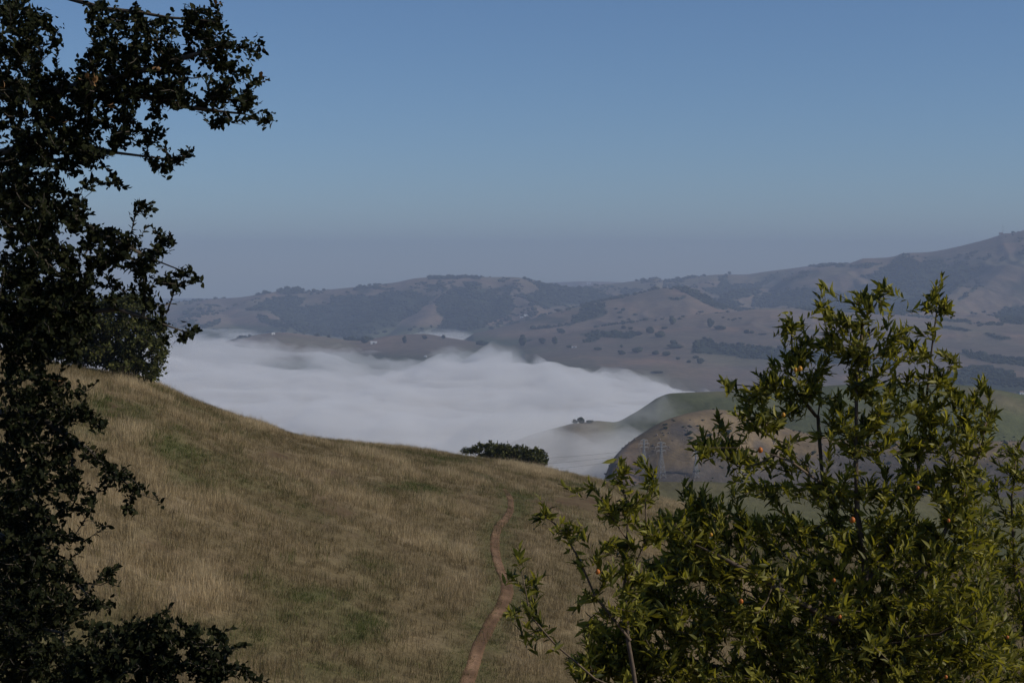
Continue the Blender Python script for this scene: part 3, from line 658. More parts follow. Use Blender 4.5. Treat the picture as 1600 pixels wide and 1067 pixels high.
keep = (r.random(nc) < dens) & (td > -0.07 + .24 * fbm(x / .7, Y / .9, 2) * r.random(nc)) & (py < 1110)
keep &= (Y < hill_params(x / Y)[2] + 14)
sel = np.nonzero(keep)[0]; n = len(sel); print('tufts', n)
S_, G_, B_ = s[sel], g[sel], b[sel]
tint = np.clip(0.52 + .42 * S_ - .16 * B_ + r.normal(0, .11, n), .40, 1)
isg = r.random(n) < np.clip(G_ * .85, 0, .9); tint = np.where(isg, np.clip(.12 + r.normal(0, .09, n), 0, .35), tint)
hs = (0.46 + .62 * S_ - .25 * B_ + .25 * fbm(x[sel] / 1.5, Y[sel] / 1.5, 2)) * r.uniform(.75, 1.25, n); hs = np.where(isg, hs * .6, hs)
hs *= np.clip(.45 + td[sel] * .6, .45, 1)
var = r.integers(0, 3, n); var = np.where((~isg) & (r.random(n) < .06 + .14 * S_), 3, var)
wd = r.random(n) < .012 * (1 + 3 * (fbm(x[sel] / 7, Y[sel] / 9, 3) > .56)); hs = np.where(wd, r.uniform(1.0, 1.7, n), hs); tint = np.where(wd, r.uniform(.22, .42, n), tint); var = np.where(wd, 0, var)
scatter('grass', np.column_stack([x[sel], Y[sel], z[sel] - .02]), np.column_stack([np.ones(n) * r.uniform(.8, 1.3, n), np.ones(n), hs]), np.column_stack([r.normal(0, .10, n), r.normal(.05, .10, n), r.random(n) * 6.28]), tint, var, tufts)

# ================================================================== NEAR TREES
def tube(paths, mat, name, sides=5):
    """paths: list of (points (n,3), radii (n)) joined in one mesh"""
    V = []; F = []
    off = 0
    for p, rad in paths:
        p = np.asarray(p, float); n = len(p)
        if n < 2: continue
        d = np.gradient(p, axis=0); d /= np.linalg.norm(d, axis=1)[:, None] + 1e-9
        ref = np.where(np.abs(d[:, 2:3]) > .9, np.array([[1., 0, 0]]), np.array([[0, 0, 1.]]))
        a = np.cross(d, ref); a /= np.linalg.norm(a, axis=1)[:, None] + 1e-9; b = np.cross(d, a)
        th = np.arange(sides) * 2 * np.pi / sides
        ring = p[:, None] + np.asarray(rad)[:, None, None] * (a[:, None] * np.cos(th)[None, :, None] + b[:, None] * np.sin(th)[None, :, None])
        V.append(ring.reshape(-1, 3)); i = np.arange(n * sides).reshape(n, sides) + off; j = np.roll(i, -1, axis=1)
        F.append(np.stack([i[:-1].ravel(), j[:-1].ravel(), j[1:].ravel(), i[1:].ravel()], 1)); off += n * sides
    return mesh_np(name, np.concatenate(V), np.concatenate(F), mat, True)

def grow(stems, targets, rr, pull=0.35, wob=0.12, step=0.12, droop=0.0):
    """stems: list of polylines (first is the trunk, each next starts on an earlier one); targets: (n,3) twig ends.
    Returns nodes, parent, list of twig-end indices, direction at each end"""
    pos = []; par = []; plen = []
    def add(p, q):
        pos.append(np.array(p, float)); par.append(q); plen.append(0.0 if q < 0 else plen[q] + float(np.linalg.norm(pos[-1] - pos[q])))
        return len(pos) - 1
    for s in stems:
        s = np.array(s, float)
        seg = []
        for k in range(len(s) - 1):
            m = max(1, int(np.linalg.norm(s[k + 1] - s[k]) / step))
            for q in range(m): seg.append(s[k] + (s[k + 1] - s[k]) * q / m)
        seg.append(s[-1]); seg = np.array(seg)
        if pos:
            A = np.array(pos); last = int(np.argmin(np.linalg.norm(A - seg[0], axis=1)))
        else: last = -1
        off = np.cumsum(rr.normal(0, .005, seg.shape), axis=0); off *= np.linspace(0, 1, len(seg))[:, None]
        for p in seg + off: last = add(p, last)
    targets = np.asarray(targets); A = np.array(pos)
    d0 = np.array([np.linalg.norm(A - t, axis=1).min() for t in targets]); ends = []
    buf = np.zeros((400000, 3)); buf[:len(pos)] = A; pl = np.zeros(400000); pl[:len(pos)] = plen; cnt = len(pos)
    base = plen[0]
    for ti in np.argsort(d0):
        t = targets[ti]; d = np.linalg.norm(buf[:cnt] - t, axis=1)
        # prefer nodes lying below / inward of the target and close to the root
        cost = d + pull * pl[:cnt] * .25 + .25 * np.maximum(buf[:cnt, 2] - t[2], 0)
        k = int(np.argmin(cost)); L_ = d[k]; m = max(2, int(L_ / step)); last = k
        p0 = buf[k].copy(); mid = (p0 + t) / 2 + rr.normal(0, wob, 3) * L_ + np.array([0, 0, -.06 * L_ + droop * L_])
        for q in range(1, m + 1):
            f = q / m; p = (1 - f) ** 2 * p0 + 2 * f * (1 - f) * mid + f * f * t
            last = add(p, last); buf[cnt] = p; pl[cnt] = plen[last]; cnt += 1
        ends.append(last)
    return np.array(pos), np.array(par), ends

def build_tree(name, root, label, cat, stems, targets, rr, bark, twigm, min_branch=0.012, r_tip=0.0022, expo=2.3, r_max=.2, sides=7, group=None, extra=None, **kw):
    pos, par, ends = grow(stems, targets, rr, **kw)
    n = len(pos); w_ = np.zeros(n)
    child = np.full(n, -1); isend = np.zeros(n, bool); isend[ends] = True
    haschild = np.zeros(n, bool); haschild[par[par >= 0]] = True
    w_[~haschild] = 1.0
    best = np.zeros(n)
    for i in range(n - 1, 0, -1):
        p = par[i]; w_[p] += w_[i]
    for i in range(n - 1, 0, -1):
        p = par[i]
        if w_[i] >= best[p]: best[p] = w_[i]; child[p] = i
    rad = np.minimum(r_tip * w_ ** (1 / expo), r_max)
    T = empty(name, root); tag(T, label, cat, group)
    rt = np.array(root)
    starts = [0] + [i for i in range(1, n) if child[par[i]] != i]
    big = []; small = []
    for s_ in starts:
        ch = [s_] if s_ == 0 else [par[s_], s_]
        i = s_
        while child[i] >= 0: i = child[i]; ch.append(i)
        rr_ = rad[ch].copy()
        if s_ != 0: rr_[0] = min(rad[par[s_]], rad[s_] * 1.3)
        (big if rad[s_] > min_branch else small).append((pos[ch] - rt, rr_, rad[s_]))
    big.sort(key=lambda b: -b[2]); keep = big[:60]; small += big[60:]
    for k, b in enumerate(keep):
        link('trunk' if k == 0 else 'branch', tube([b[:2]], bark, 'trunk' if k == 0 else 'branch', sides), T)
    if small:
        o = link('twigs', tube([b[:2] for b in small], twigm, 'twigs', 3), T); tag(o, kind='stuff')
    dirs = []
    for e in ends:
        q = e
        for _ in range(2):
            if par[q] >= 0: q = par[q]
        v = pos[e] - pos[q]; dirs.append(v / (np.linalg.norm(v) + 1e-9))
    return T, pos, par, ends, np.array(dirs), rad

def leaf_shape(length, width, fold=.18, curl=.12, segs=3, prof=None):
    """a leaf blade along +Y folded on its midrib; returns verts, tris"""
    prof = prof or [.0, .75, 1.0, .62, 0]
    n = len(prof); v = []; f = []
    for i, p in enumerate(prof):
        t = i / (n - 1); y = t * length; hw = p * width / 2; zc = curl * length * (t - t * t * 1.8)
        if p == 0: v.append((0, y, zc))
        else: v += [(-hw, y, zc + fold * hw * 2), (0, y, zc), (hw, y, zc + fold * hw * 2)]
    idx = []; k = 0
    for p in prof:
        if p == 0: idx.append((k,)); k += 1
        else: idx.append((k, k + 1, k + 2)); k += 3
    for a, b in zip(idx[:-1], idx[1:]):
        if len(a) == 1: f += [(a[0], b[1], b[0]), (a[0], b[2], b[1])]
        elif len(b) == 1: f += [(a[0], a[1], b[0]), (a[1], a[2], b[0])]
        else: f += [(a[0], a[1], b[1]), (a[0], b[1], b[0]), (a[1], a[2], b[2]), (a[1], b[2], b[1])]
    return np.array(v), np.array(f)

def leaf_frames(ends_pos, dirs, per, along, spread, size, rr, up=.25, first=0.0):
    """sprays of leaves round each twig end. Returns positions, 3x3 frames, sizes"""
    P_, F_, S_ = [], [], []
    m = len(ends_pos)
    for k in range(per):
        f = (k + rr.random(m) * .7) / per
        base = ends_pos - dirs * (along * (1 - f))[:, None]
        a = 2.4 * k + rr.random(m) * 1.2 + np.arange(m)
        ref = np.where(np.abs(dirs[:, 2:3]) > .9, np.array([[1., 0, 0]]), np.array([[0, 0, 1.]]))
        s1 = np.cross(dirs, ref); s1 /= np.linalg.norm(s1, axis=1)[:, None]; s2 = np.cross(s1, dirs)
        side = s1 * np.cos(a)[:, None] + s2 * np.sin(a)[:, None]
        op = spread * (1.15 - .75 * f) + rr.normal(0, .12, m)
        y = dirs * np.cos(op)[:, None] + side * np.sin(op)[:, None]; y[:, 2] += up * rr.random(m); y /= np.linalg.norm(y, axis=1)[:, None]
        z = dirs - side * .3 + rr.normal(0, .35, (m, 3)); z[:, 2] += .45; z -= y * (z * y).sum(1)[:, None]; z /= np.linalg.norm(z, axis=1)[:, None] + 1e-9
        x = np.cross(y, z)
        P_.append(base); F_.append(np.stack([x, y, z], 2)); S_.append(size * rr.uniform(.40, 1.22, m) * (1 - .25 * (f > .85)))
    return np.concatenate(P_), np.concatenate(F_), np.concatenate(S_)

def add_leaves(T, Pl, Fr, Sz, shape, mat, mat_single, rr, tint, name='foliage', single=300, box=(0, 0, 1600, 1067)):
    root = np.array(T.location); V, Fc = shape
    px, py = proj(Pl[:, 0], Pl[:, 1], Pl[:, 2])
    lenp = Sz / Pl[:, 1]
    inside = (px > box[0]) & (px < box[2]) & (py > box[1]) & (py < box[3])
    # how large each leaf shows: size over distance, and how far it is turned to the viewer
    face = np.abs((Fr[:, :, 2] * (Pl / np.linalg.norm(Pl, axis=1)[:, None])).sum(1))
    score = np.where(inside, lenp * (.35 + face), -1)
    o = np.argsort(-score); pick = o[:single]; rest = o[single:]
    lm = mesh_np('leaf', V, Fc, mat_single, True)
    for i in pick:
        ob = bpy.data.objects.new('leaf', lm); C.objects.link(ob); ob.parent = T
        M = np.eye(4); M[:3, :3] = Fr[i] * Sz[i]; M[:3, 3] = Pl[i] - root; ob.matrix_local = Matrix(M.tolist())
    n = len(rest); vv = np.einsum('nij,vj->nvi', Fr[rest], V) * Sz[rest][:, None, None] + (Pl[rest] - root)[:, None]
    ff = (Fc[None] + (np.arange(n) * len(V))[:, None, None]).reshape(-1, 3)
    me = mesh_np(name, vv.reshape(-1, 3), ff, mat, True); vflt(me, 'tint', np.repeat(tint[rest], len(V)))
    tag(link(name, me, T), kind='stuff')

def fill(ell, per_area, Yc, Ysp, rr, size_px=15):
    out = []
    for e in ell:
        cx, cy, rx, ry = e[:4]; dd = e[4] if len(e) > 4 else 1.0; yc = Yc + (e[5] if len(e) > 5 else 0)
        m = max(1, int(round(per_area * dd * (rx * ry) / size_px ** 2)))
        a = rr.random(m) * 6.283; q = np.sqrt(rr.random(m)); px = cx + rx * q * np.cos(a); py = cy + ry * q * np.sin(a)
        rad = math.sqrt(rx * ry) * yc / FPX
        Yv = yc + rr.normal(0, 1, m) * min(max(rad, .08), Ysp); u, t = ray(px, py)
        out.append(np.column_stack([u * Yv, Yv, t * Yv]))
    return np.concatenate(out)

M_bark = simple('grey_bark', (0.11, 0.082, 0.06), .9, .35, 25, .01)
M_twig = simple('brown_twigs', (0.13, 0.095, 0.065), .85, .3, 30)
M_dbark = simple('dark_oak_bark', (0.075, 0.062, 0.05), .95, .35, 20, .01)
M_dtwig = simple('oak_twigs', (0.085, 0.07, 0.055), .9, .3, 30)
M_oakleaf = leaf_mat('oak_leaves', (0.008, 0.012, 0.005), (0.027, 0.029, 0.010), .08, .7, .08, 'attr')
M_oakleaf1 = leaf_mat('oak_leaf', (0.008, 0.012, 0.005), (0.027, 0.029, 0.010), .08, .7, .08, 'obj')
M_bay = leaf_mat('bay_leaves', (0.030, 0.042, 0.010), (0.310, 0.288, 0.052), .40, .46, .25, 'attr', (1.5, 1.45, .6))
M_bay1 = leaf_mat('bay_leaf', (0.030, 0.042, 0.010), (0.310, 0.288, 0.052), .40, .46, .25, 'obj', (1.5, 1.45, .6))
OAKLEAF = leaf_shape(1, .56, .16, .10, prof=[0, .92, .92, 0])
BAYLEAF = leaf_shape(1, .27, .25, .14, prof=[0, .95, .85, 0])

# ---- big oak on the left, hanging into the view
OAK = [(20,40,50,55,1.2),(62,60,34,32),(15,110,50,45,1.2),(70,95,20,12,.5),(190,60,45,40,1.2),(150,35,18,30),(205,25,25,20,.6),(240,60,40,30),(170,105,50,40,1.3),(250,110,50,40,1.2),(320,18,34,22),(300,58,34,26,.9),(345,62,30,22,.8),(340,95,32,26),(395,78,20,12),(405,88,8,5),(365,135,38,30,1.1),(310,150,45,28),(392,155,22,16,.8),(412,188,14,5),(425,190,4,3),(375,185,24,8,.7),(350,195,14,8),(330,200,10,10,.7),(418,132,4,8,.7),(240,155,50,30),(170,155,50,40,1.2),(105,150,50,40,1.2),(45,180,50,45,1.3),(205,205,45,25,.8),(250,215,20,14,.6),(150,215,50,32,1.1),(95,240,55,40,1.2),(30,275,50,55,1.5),(255,262,16,12,1.4),(276,245,16,10,1.3),(297,232,10,6,1.3),(150,275,30,20,.5),(180,290,18,10,.6),(205,295,8,4),(60,330,65,45,1.5),(115,330,30,22,1.3),(132,368,24,20,1.2),(225,325,18,12,1.1),(232,353,8,8),(185,372,32,18,1.2),(264,370,16,12,1.4),(240,398,22,12,.9),(205,402,34,22,1.2),(170,395,20,15),(293,430,15,10,1.4),(308,436,6,4,1.3),(268,440,22,12,1.2),(228,440,26,20,1.1),(130,420,40,30,1.3),(55,410,60,45,1.6),(175,455,25,20,.7),(232,470,10,16,1.2),(255,482,9,12,.8),(20,460,40,40,1.8),(90,475,60,40,1.7),(250,508,16,6,.9),(285,527,14,8,1.2),(303,520,9,8,1.3),(262,535,12,6,.8),(30,520,50,35,1.6),(100,520,50,25,1.4),(40,565,45,25,1.1),(90,555,30,18,1),(50,610,55,30,1.2),(112,602,28,16,1),(148,600,8,5,1),(130,640,28,20,1.2),(160,662,10,7,1),(55,660,55,32,1.3),(90,700,40,25,1.1),(145,715,22,12,1),(180,740,28,14,1.3),(212,765,22,8,1.2),(236,772,7,4,1.3),(197,797,10,13,1.1),(160,815,18,8,.6),(175,760,25,14,.7),(85,745,45,25,1.2),(25,720,30,40,1.4),(30,790,40,35,1.5),(110,785,38,25,1),(60,830,50,30,1.5),(125,845,18,14,.8),(20,880,40,40,1.7),(80,890,40,30,1.2),(130,900,20,14,.7),(178,900,16,14,1),(186,885,6,7,1),(150,950,24,14,.9),(40,950,55,40,1.8),(100,955,35,30,1.1),(25,1030,50,45,2),(90,1040,45,35,1.7)]
rr = np.random.default_rng(21)
tg = fill(OAK, 6.3, 8.0, .55, rr, 13)
root = np.array([-4.6, 8.6, float(hill_z(-4.6, 8.6)) - .1])
stems = [[root, root + [.15, 0, .8], root + [.35, -.1, 1.6], P(-260, 420, 8.6), P(-200, 160, 8.5), P(-150, -60, 8.4), P(-60, -300, 8.3)],
         [P(-200, 160, 8.5), P(-90, 130, 8.3), P(20, 150, 8.1), P(110, 135, 8.0), P(200, 110, 7.9), P(300, 80, 7.9), P(350, 60, 7.9)],
         [P(110, 135, 8.0), P(210, 150, 8.0), P(300, 172, 8.0), P(380, 182, 8.0), P(420, 190, 8.0)],
         [P(-260, 420, 8.6), P(-120, 330, 8.4), P(0, 300, 8.2), P(80, 320, 8.1), P(160, 370, 8.0), P(240, 410, 8.0), P(295, 430, 8.0)],
         [P(-120, 330, 8.4), P(-20, 240, 8.2), P(90, 215, 8.1), P(180, 232, 8.0), P(280, 245, 8.0)],
         [P(-150, -60, 8.4), P(-40, -20, 8.2), P(60, -15, 8.1), P(160, 10, 8.0), P(260, 20, 8.0), P(340, 25, 7.9)],
         [root + [.35, -.1, 1.6], P(-150, 560, 8.4), P(-40, 520, 8.2), P(80, 500, 8.1), P(180, 490, 8.0), P(290, 525, 8.0)],
         [root + [.35, -.1, 1.6], P(-150, 700, 8.3), P(-30, 640, 8.2), P(60, 650, 8.1), P(130, 700, 8.0), P(200, 760, 8.0), P(236, 773, 8.0)],
         [root + [.15, 0, .8], P(-120, 860, 8.3), P(-20, 820, 8.2), P(80, 860, 8.1), P(150, 930, 8.0)],
         [root + [.15, 0, .8], P(-120, 1000, 8.3), P(0, 960, 8.2), P(100, 990, 8.1)]]
T, pos, par, ends, dirs, rad = build_tree('oak_tree', root, 'dark shaded oak filling the left edge, its leafy branches hanging over the hillside and sky', 'tree', stems, tg, rr, M_dbark, M_dtwig, droop=-.05, min_branch=.010, r_tip=.0019, expo=2.2, r_max=.19)
Pl, Fr, Sz = leaf_frames(pos[ends], dirs, 11, .10, 1.05, .036, rr, .2)
tint = np.clip(rr.random(len(Pl)) ** 1.6, 0, 1)
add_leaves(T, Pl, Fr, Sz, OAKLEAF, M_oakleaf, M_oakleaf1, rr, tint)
# a thin inner layer of leaves behind, as deep as the crown is
tg2 = fill([(10, 130, 60, 130, .8), (110, 180, 70, 60, .5), (15, 380, 60, 130, 1), (60, 450, 60, 60, .9), (30, 620, 60, 60, 1), (30, 740, 60, 60, 1), (20, 850, 60, 120, 1.3), (60, 1000, 90, 70, 1.5), (100, 930, 40, 40, .8)], 2.6, 9.4, .5, rr, 13)
dd = rr.normal(0, 1, tg2.shape); dd /= np.linalg.norm(dd, axis=1)[:, None]
Pl, Fr, Sz = leaf_frames(tg2, dd, 9, .085, 1.05, .045, rr, .2)
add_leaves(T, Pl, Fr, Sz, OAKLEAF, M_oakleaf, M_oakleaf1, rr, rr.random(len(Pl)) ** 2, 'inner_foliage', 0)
# the few dried yellow and rust leaves
M_dead = simple('dry_leaf', (0.22, 0.12, 0.05), .7, .3, 40)
lm = mesh_np('dry_leaf', OAKLEAF[0], OAKLEAF[1], M_dead, True)
for cx, cy, m, sp in ((140, 128, 9, 10), (240, 110, 3, 6), (168, 168, 3, 6), (92, 190, 2, 5), (408, 122, 2, 3), (10, 140, 2, 6), (93, 598, 3, 5), (338, 8, 2, 4)):
    for k in range(m):
        ob = bpy.data.objects.new('dry_leaf', lm); C.objects.link(ob); ob.parent = T
        p = P(cx + rr.normal(0, sp * .6), cy + rr.normal(0, sp * .5), 7.55); e = Matrix.Rotation(rr.random() * 6.28, 4, 'Z') @ Matrix.Rotation(rr.random() * 3, 4, 'X')
        ob.matrix_local = Matrix.Translation(p - T.location) @ e @ Matrix.Scale(.036, 4)

# ---- low oak scrub in the bottom left corner
SHR = [(180,1000,38,34,1.4),(145,1045,50,30,1.6),(235,1000,36,38,1.5),(258,962,18,14,1),(266,940,3,8,1),(298,982,20,14,1),(285,1010,30,25,1.3),(345,990,12,14,.9),(335,1015,25,20,1.1),(362,985,4,8,1),(310,1045,45,24,1.6),(383,1015,5,14,.8),(370,1045,22,12,1),(398,1060,14,6,1.2),(415,1064,7,3,1.2),(230,1050,50,25,1.8),(205,970,14,12,.7),(200,1110,200,45,1.5)]
root = np.array([-1.35, 7.0, float(hill_z(-1.35, 7.0)) - .05])
tg = fill(SHR, 6, 6.9, .35, rr, 13)
stems = [[root, root + [.02, 0, .35], P(250, 1180, 6.9), P(240, 1090, 6.9), P(245, 1010, 6.9)], [root + [.02, 0, .35], P(310, 1120, 6.9), P(340, 1050, 6.9), P(350, 1010, 6.9)], [root + [.02, 0, .35], P(190, 1120, 6.9), P(170, 1040, 6.9)]]
T, pos, par, ends, dirs, rad = build_tree('oak_shrub', root, 'low dark oak shrub in the bottom left corner in front of the dry grass', 'shrub', stems, tg, rr, M_dbark, M_dtwig, min_branch=.008, r_tip=.0018, expo=2.2, r_max=.05)
Pl, Fr, Sz = leaf_frames(pos[ends], dirs, 11, .09, 1.0, .034, rr, .25)
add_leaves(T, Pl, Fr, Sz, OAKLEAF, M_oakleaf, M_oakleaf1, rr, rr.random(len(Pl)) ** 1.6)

# ---- bay trees on the right
BAY = [(1290,450,8,12,1.1),(1293,482,15,18,1),(1378,446,14,9,1),(1340,472,18,14,1),(1372,475,18,12,1),(1468,440,8,10,1.1),(1465,472,16,17,1.2),(1235,508,20,12,1),(1225,525,12,8,.8),(1312,510,22,20,1.2),(1288,525,20,16,1.1),(1345,522,16,18,1.0),(1335,558,26,22,1.2),(1420,520,18,16,.9),(1432,550,24,18,1),(1450,520,12,14,.6),(1388,500,8,14,.8),(1475,556,16,7,1),(1492,562,6,6,1),(1390,560,14,14,.8),(1250,562,28,18,1),(1222,572,18,14,1),(1142,600,13,12,1),(1205,600,18,12,.9),(1178,612,12,8,.8),(1280,590,26,18,1.1),(1340,600,22,24,1.1),(1380,592,22,20,1.0),(1430,592,25,16,1),(1480,610,20,18,.9),(1536,588,12,8,1),(1510,635,26,22,1),(1548,655,18,14,1),(1250,620,36,22,1),(1310,640,34,26,.9),(1380,640,34,28,1.1),(1450,640,36,24,1.1),(1125,662,14,12,1),(1165,660,22,14,1),(1095,702,22,12,1),(1135,698,30,16,1.1),(1200,660,28,18,1),(1228,690,24,14,.5),(1290,690,30,18,.5),(1350,690,34,28,1.0),(1425,690,42,28,1.2),(1505,690,42,30,1.2),(1080,762,24,12,1),(1110,782,26,14,1),(1150,760,26,14,1),(1190,770,30,18,1),(1250,765,40,20,1),(1320,760,40,28,1.1),(1410,760,50,32,1.2),(1500,760,50,36,1.3),(1060,826,40,26,1.5),(1130,825,50,32,1.6),(1100,800,40,22,1.0),(1210,830,50,30,1.3),(1300,840,50,36,1.3),(1400,840,60,40,1.4),(1500,840,60,40,1.4),(1060,895,44,34,1.3),(1150,905,60,40,1.5),(1260,920,70,44,1.5),(1380,930,70,48,1.5),(1500,930,70,50,1.5),(1010,945,44,30,1.5),(960,1000,50,34,1.7),(1060,970,64,44,1.9),(1010,900,30,24,1.2),(1090,870,50,30,1.4),(1170,990,70,44,1.6),(1300,1010,80,48,1.6),(1430,1010,80,50,1.6),(1540,1010,60,50,1.6),(940,1045,54,28,1.9),(1040,1060,80,44,2.0),(1200,1080,120,50,1.6),(1400,1090,140,50,1.5),(900,1060,14,8,1)]
BAYSH = [(1330,900,240,90,.55,.9),(1250,1000,250,80,.6,.9),(1450,800,120,70,.35,.7),(1480,950,150,110,.5,1.1),(1150,960,120,90,.5,.8)]
YB = 10.0
rr = np.random.default_rng(33)
rx_ = P(1392, 1060, YB).x; root = np.array([rx_, YB + .05, float(hill_z(rx_, YB)) - .1])
BAY += [(1170,640,34,20,.8),(1120,690,34,16,.8),(1260,540,26,16,.8),(1200,590,26,14,.8),(1400,540,24,20,.8),(1470,585,26,16,.8),(1530,610,18,14,.7),(1300,560,24,18,.8),(1160,720,36,16,.7),(1230,720,40,20,.6),(1440,480,10,14,.5)]
tg = np.concatenate([fill(BAY, 5.2, YB, .55, rr, 15), fill(BAYSH, 1.6, YB, .4, rr, 15)])
c0 = P(1385, 1000, YB)
stems = [[root, (root + np.array(c0)) / 2, c0, P(1372, 960, YB), P(1352, 915, YB), P(1348, 870, YB), P(1336, 800, YB), P(1333, 730, YB), P(1330, 660, YB), P(1330, 600, YB), P(1335, 545, YB), P(1340, 500, YB), P(1365, 465, YB), P(1380, 450, YB)],
         [P(1336, 800, YB), P(1290, 760, YB - .1), P(1240, 722, YB - .2), P(1180, 700, YB - .25), P(1110, 700, YB - .3)],
         [P(1348, 870, YB), P(1300, 800, YB + .1), P(1283, 740, YB + .2), P(1275, 650, YB + .25), P(1290, 560, YB + .25), P(1290, 460, YB + .25)],
         [P(1352, 915, YB), P(1420, 800, YB + .1), P(1440, 700, YB + .15), P(1450, 620, YB + .15), P(1462, 520, YB + .1), P(1468, 450, YB + .1)],
         [P(1275, 650, YB + .25), P(1235, 600, YB + .1), P(1190, 605, YB), P(1145, 600, YB)],
         [P(1372, 960, YB), P(1450, 880, YB - .1), P(1500, 780, YB - .1), P(1530, 700, YB - .1), P(1545, 640, YB)],
         [P(1385, 1000, YB), P(1280, 960, YB - .2), P(1180, 900, YB - .3), P(1080, 850, YB - .3), P(1050, 820, YB - .3)],
         [(root + np.array(c0)) / 2, P(1250, 1080, YB + .3), P(1120, 1040, YB + .3), P(1000, 1010, YB + .2), P(940, 1020, YB + .1)],
         [P(1235, 600, YB + .1), P(1238, 560, YB + .1), P(1236, 510, YB + .1)],
         [P(1450, 620, YB + .15), P(1470, 600, YB + .1), P(1490, 565, YB + .05)],
         [P(1385, 1000, YB), P(1470, 990, YB - .3), P(1540, 950, YB - .4)]]
T, pos, par, ends, dirs, rad = build_tree('bay_tree', root, 'largest bay tree on the right, yellow green, a pale stem up its middle', 'tree', stems, tg, rr, M_bark, M_twig, group='bay trees in the right foreground', min_branch=.011, r_tip=.0021, expo=2.3, r_max=.06, pull=.5)
dirs[:, 2] += .35; dirs /= np.linalg.norm(dirs, axis=1)[:, None]
Pl, Fr, Sz = leaf_frames(pos[ends], dirs, 12, .16, .80, .088, rr, .45)
add_leaves(T, Pl, Fr, Sz, BAYLEAF, M_bay, M_bay1, rr, np.clip(rr.random(len(Pl)) ** 1.0, 0, 1))
def fruit_mesh():
    bm = bmesh.new(); bmesh.ops.create_uvsphere(bm, u_segments=10, v_segments=7, radius=1)
    for v in bm.verts: v.co.z *= 1.15; v.co *= 1 + .03 * (random.random() - .5)
    me = bpy.data.meshes.new('fruit'); bm.to_mesh(me); bm.free()
    for p in me.polygons: p.use_smooth = True
    return me
M_fr = simple('orange_fruit', (0.46, 0.14, 0.025), .35, .25, 15); M_fy = simple('yellow_fruit', (0.50, 0.24, 0.03), .35, .25, 15)
fm1 = fruit_mesh(); fm1.materials.append(M_fr); fm2 = fruit_mesh(); fm2.materials.append(M_fy)
def fruits(T, L_):
    for fx, fy, s_, y_ in L_:
        ob = link('fruit', fm2 if y_ else fm1, T); p = P(fx, fy, float(T.location[1]) - .75); ob.location = p - T.location; ob.scale = (s_,) * 3
fruits(T, [(1332,812,.016,0),(1250,576,.014,1),(1243,578,.012,1),(1188,703,.015,0),(1224,648,.012,1),(1434,762,.010,0),(1482,813,.010,0),(1158,939,.013,0),(1312,963,.011,0),(1478,1057,.010,0),(1574,995,.009,0),(1111,835,.010,1),(1303,906,.010,0)])

SAP = [(966,722,6,12,1.1),(975,740,14,10,1),(1002,728,16,10,1),(1018,750,10,18,1),(1005,770,18,18,1.1),(930,757,10,7,1),(960,765,20,16,1.2),(893,762,14,7,1),(845,782,10,6,1),(836,812,14,6,1),(862,800,14,8,1),(862,818,18,10,1),(900,818,16,14,1),(945,800,22,20,1.1),(985,800,26,20,1.2),(905,845,18,12,.9),(878,850,12,8,.8),(930,858,18,12,.9),(975,852,30,22,1.2),(1020,835,26,20,1.2),(898,885,14,13,1),(950,890,22,18,.9),(990,905,34,24,1.3),(808,868,7,12,1.1),(798,893,12,10,1.1),(828,915,10,16,1.1),(840,900,12,10,.9),(800,958,14,10,1.1),(823,950,16,14,1.2),(822,982,14,14,1.2),(850,992,12,12,1),(868,1006,8,7,1),(915,932,16,12,1),(890,950,12,9,.8),(940,950,18,14,.9),(985,955,30,24,1.2),(884,1030,10,10,.8),(925,990,22,16,.9)]
YS = 9.3; rr = np.random.default_rng(41)
rx_ = P(1010, 1100, YS).x; root = np.array([rx_, YS, float(hill_z(rx_, YS)) - .1])
tg = fill(SAP, 3.8, YS, .30, rr, 15)
c1 = P(1000, 1090, YS)
stems = [[root, c1, P(985, 1000, YS), P(978, 920, YS), P(985, 850, YS), P(985, 790, YS), P(970, 735, YS)], [P(985, 1000, YS), P(930, 930, YS), P(905, 870, YS), P(880, 825, YS), P(850, 800, YS)],
         [c1, P(930, 1060, YS - .1), P(870, 1010, YS - .1), P(828, 960, YS - .1), P(812, 880, YS - .1)], [P(978, 920, YS), P(1010, 840, YS), P(1008, 780, YS), P(1018, 745, YS)], [P(985, 850, YS), P(950, 800, YS), P(930, 765, YS)]]
T, pos, par, ends, dirs, rad = build_tree('bay_tree', root, 'smaller bay sapling left of the big bay tree, its sprays reaching towards the trail', 'tree', stems, tg, rr, M_bark, M_twig, group='bay trees in the right foreground', min_branch=.008, r_tip=.002, expo=2.3, r_max=.03, pull=.5)
dirs[:, 2] += .35; dirs /= np.linalg.norm(dirs, axis=1)[:, None]
Pl, Fr, Sz = leaf_frames(pos[ends], dirs, 12, .15, .80, .082, rr, .45)
add_leaves(T, Pl, Fr, Sz, BAYLEAF, M_bay, M_bay1, rr, np.clip(rr.random(len(Pl)) ** 1.0, 0, 1))
fruits(T, [(934, 893, .013, 0)])

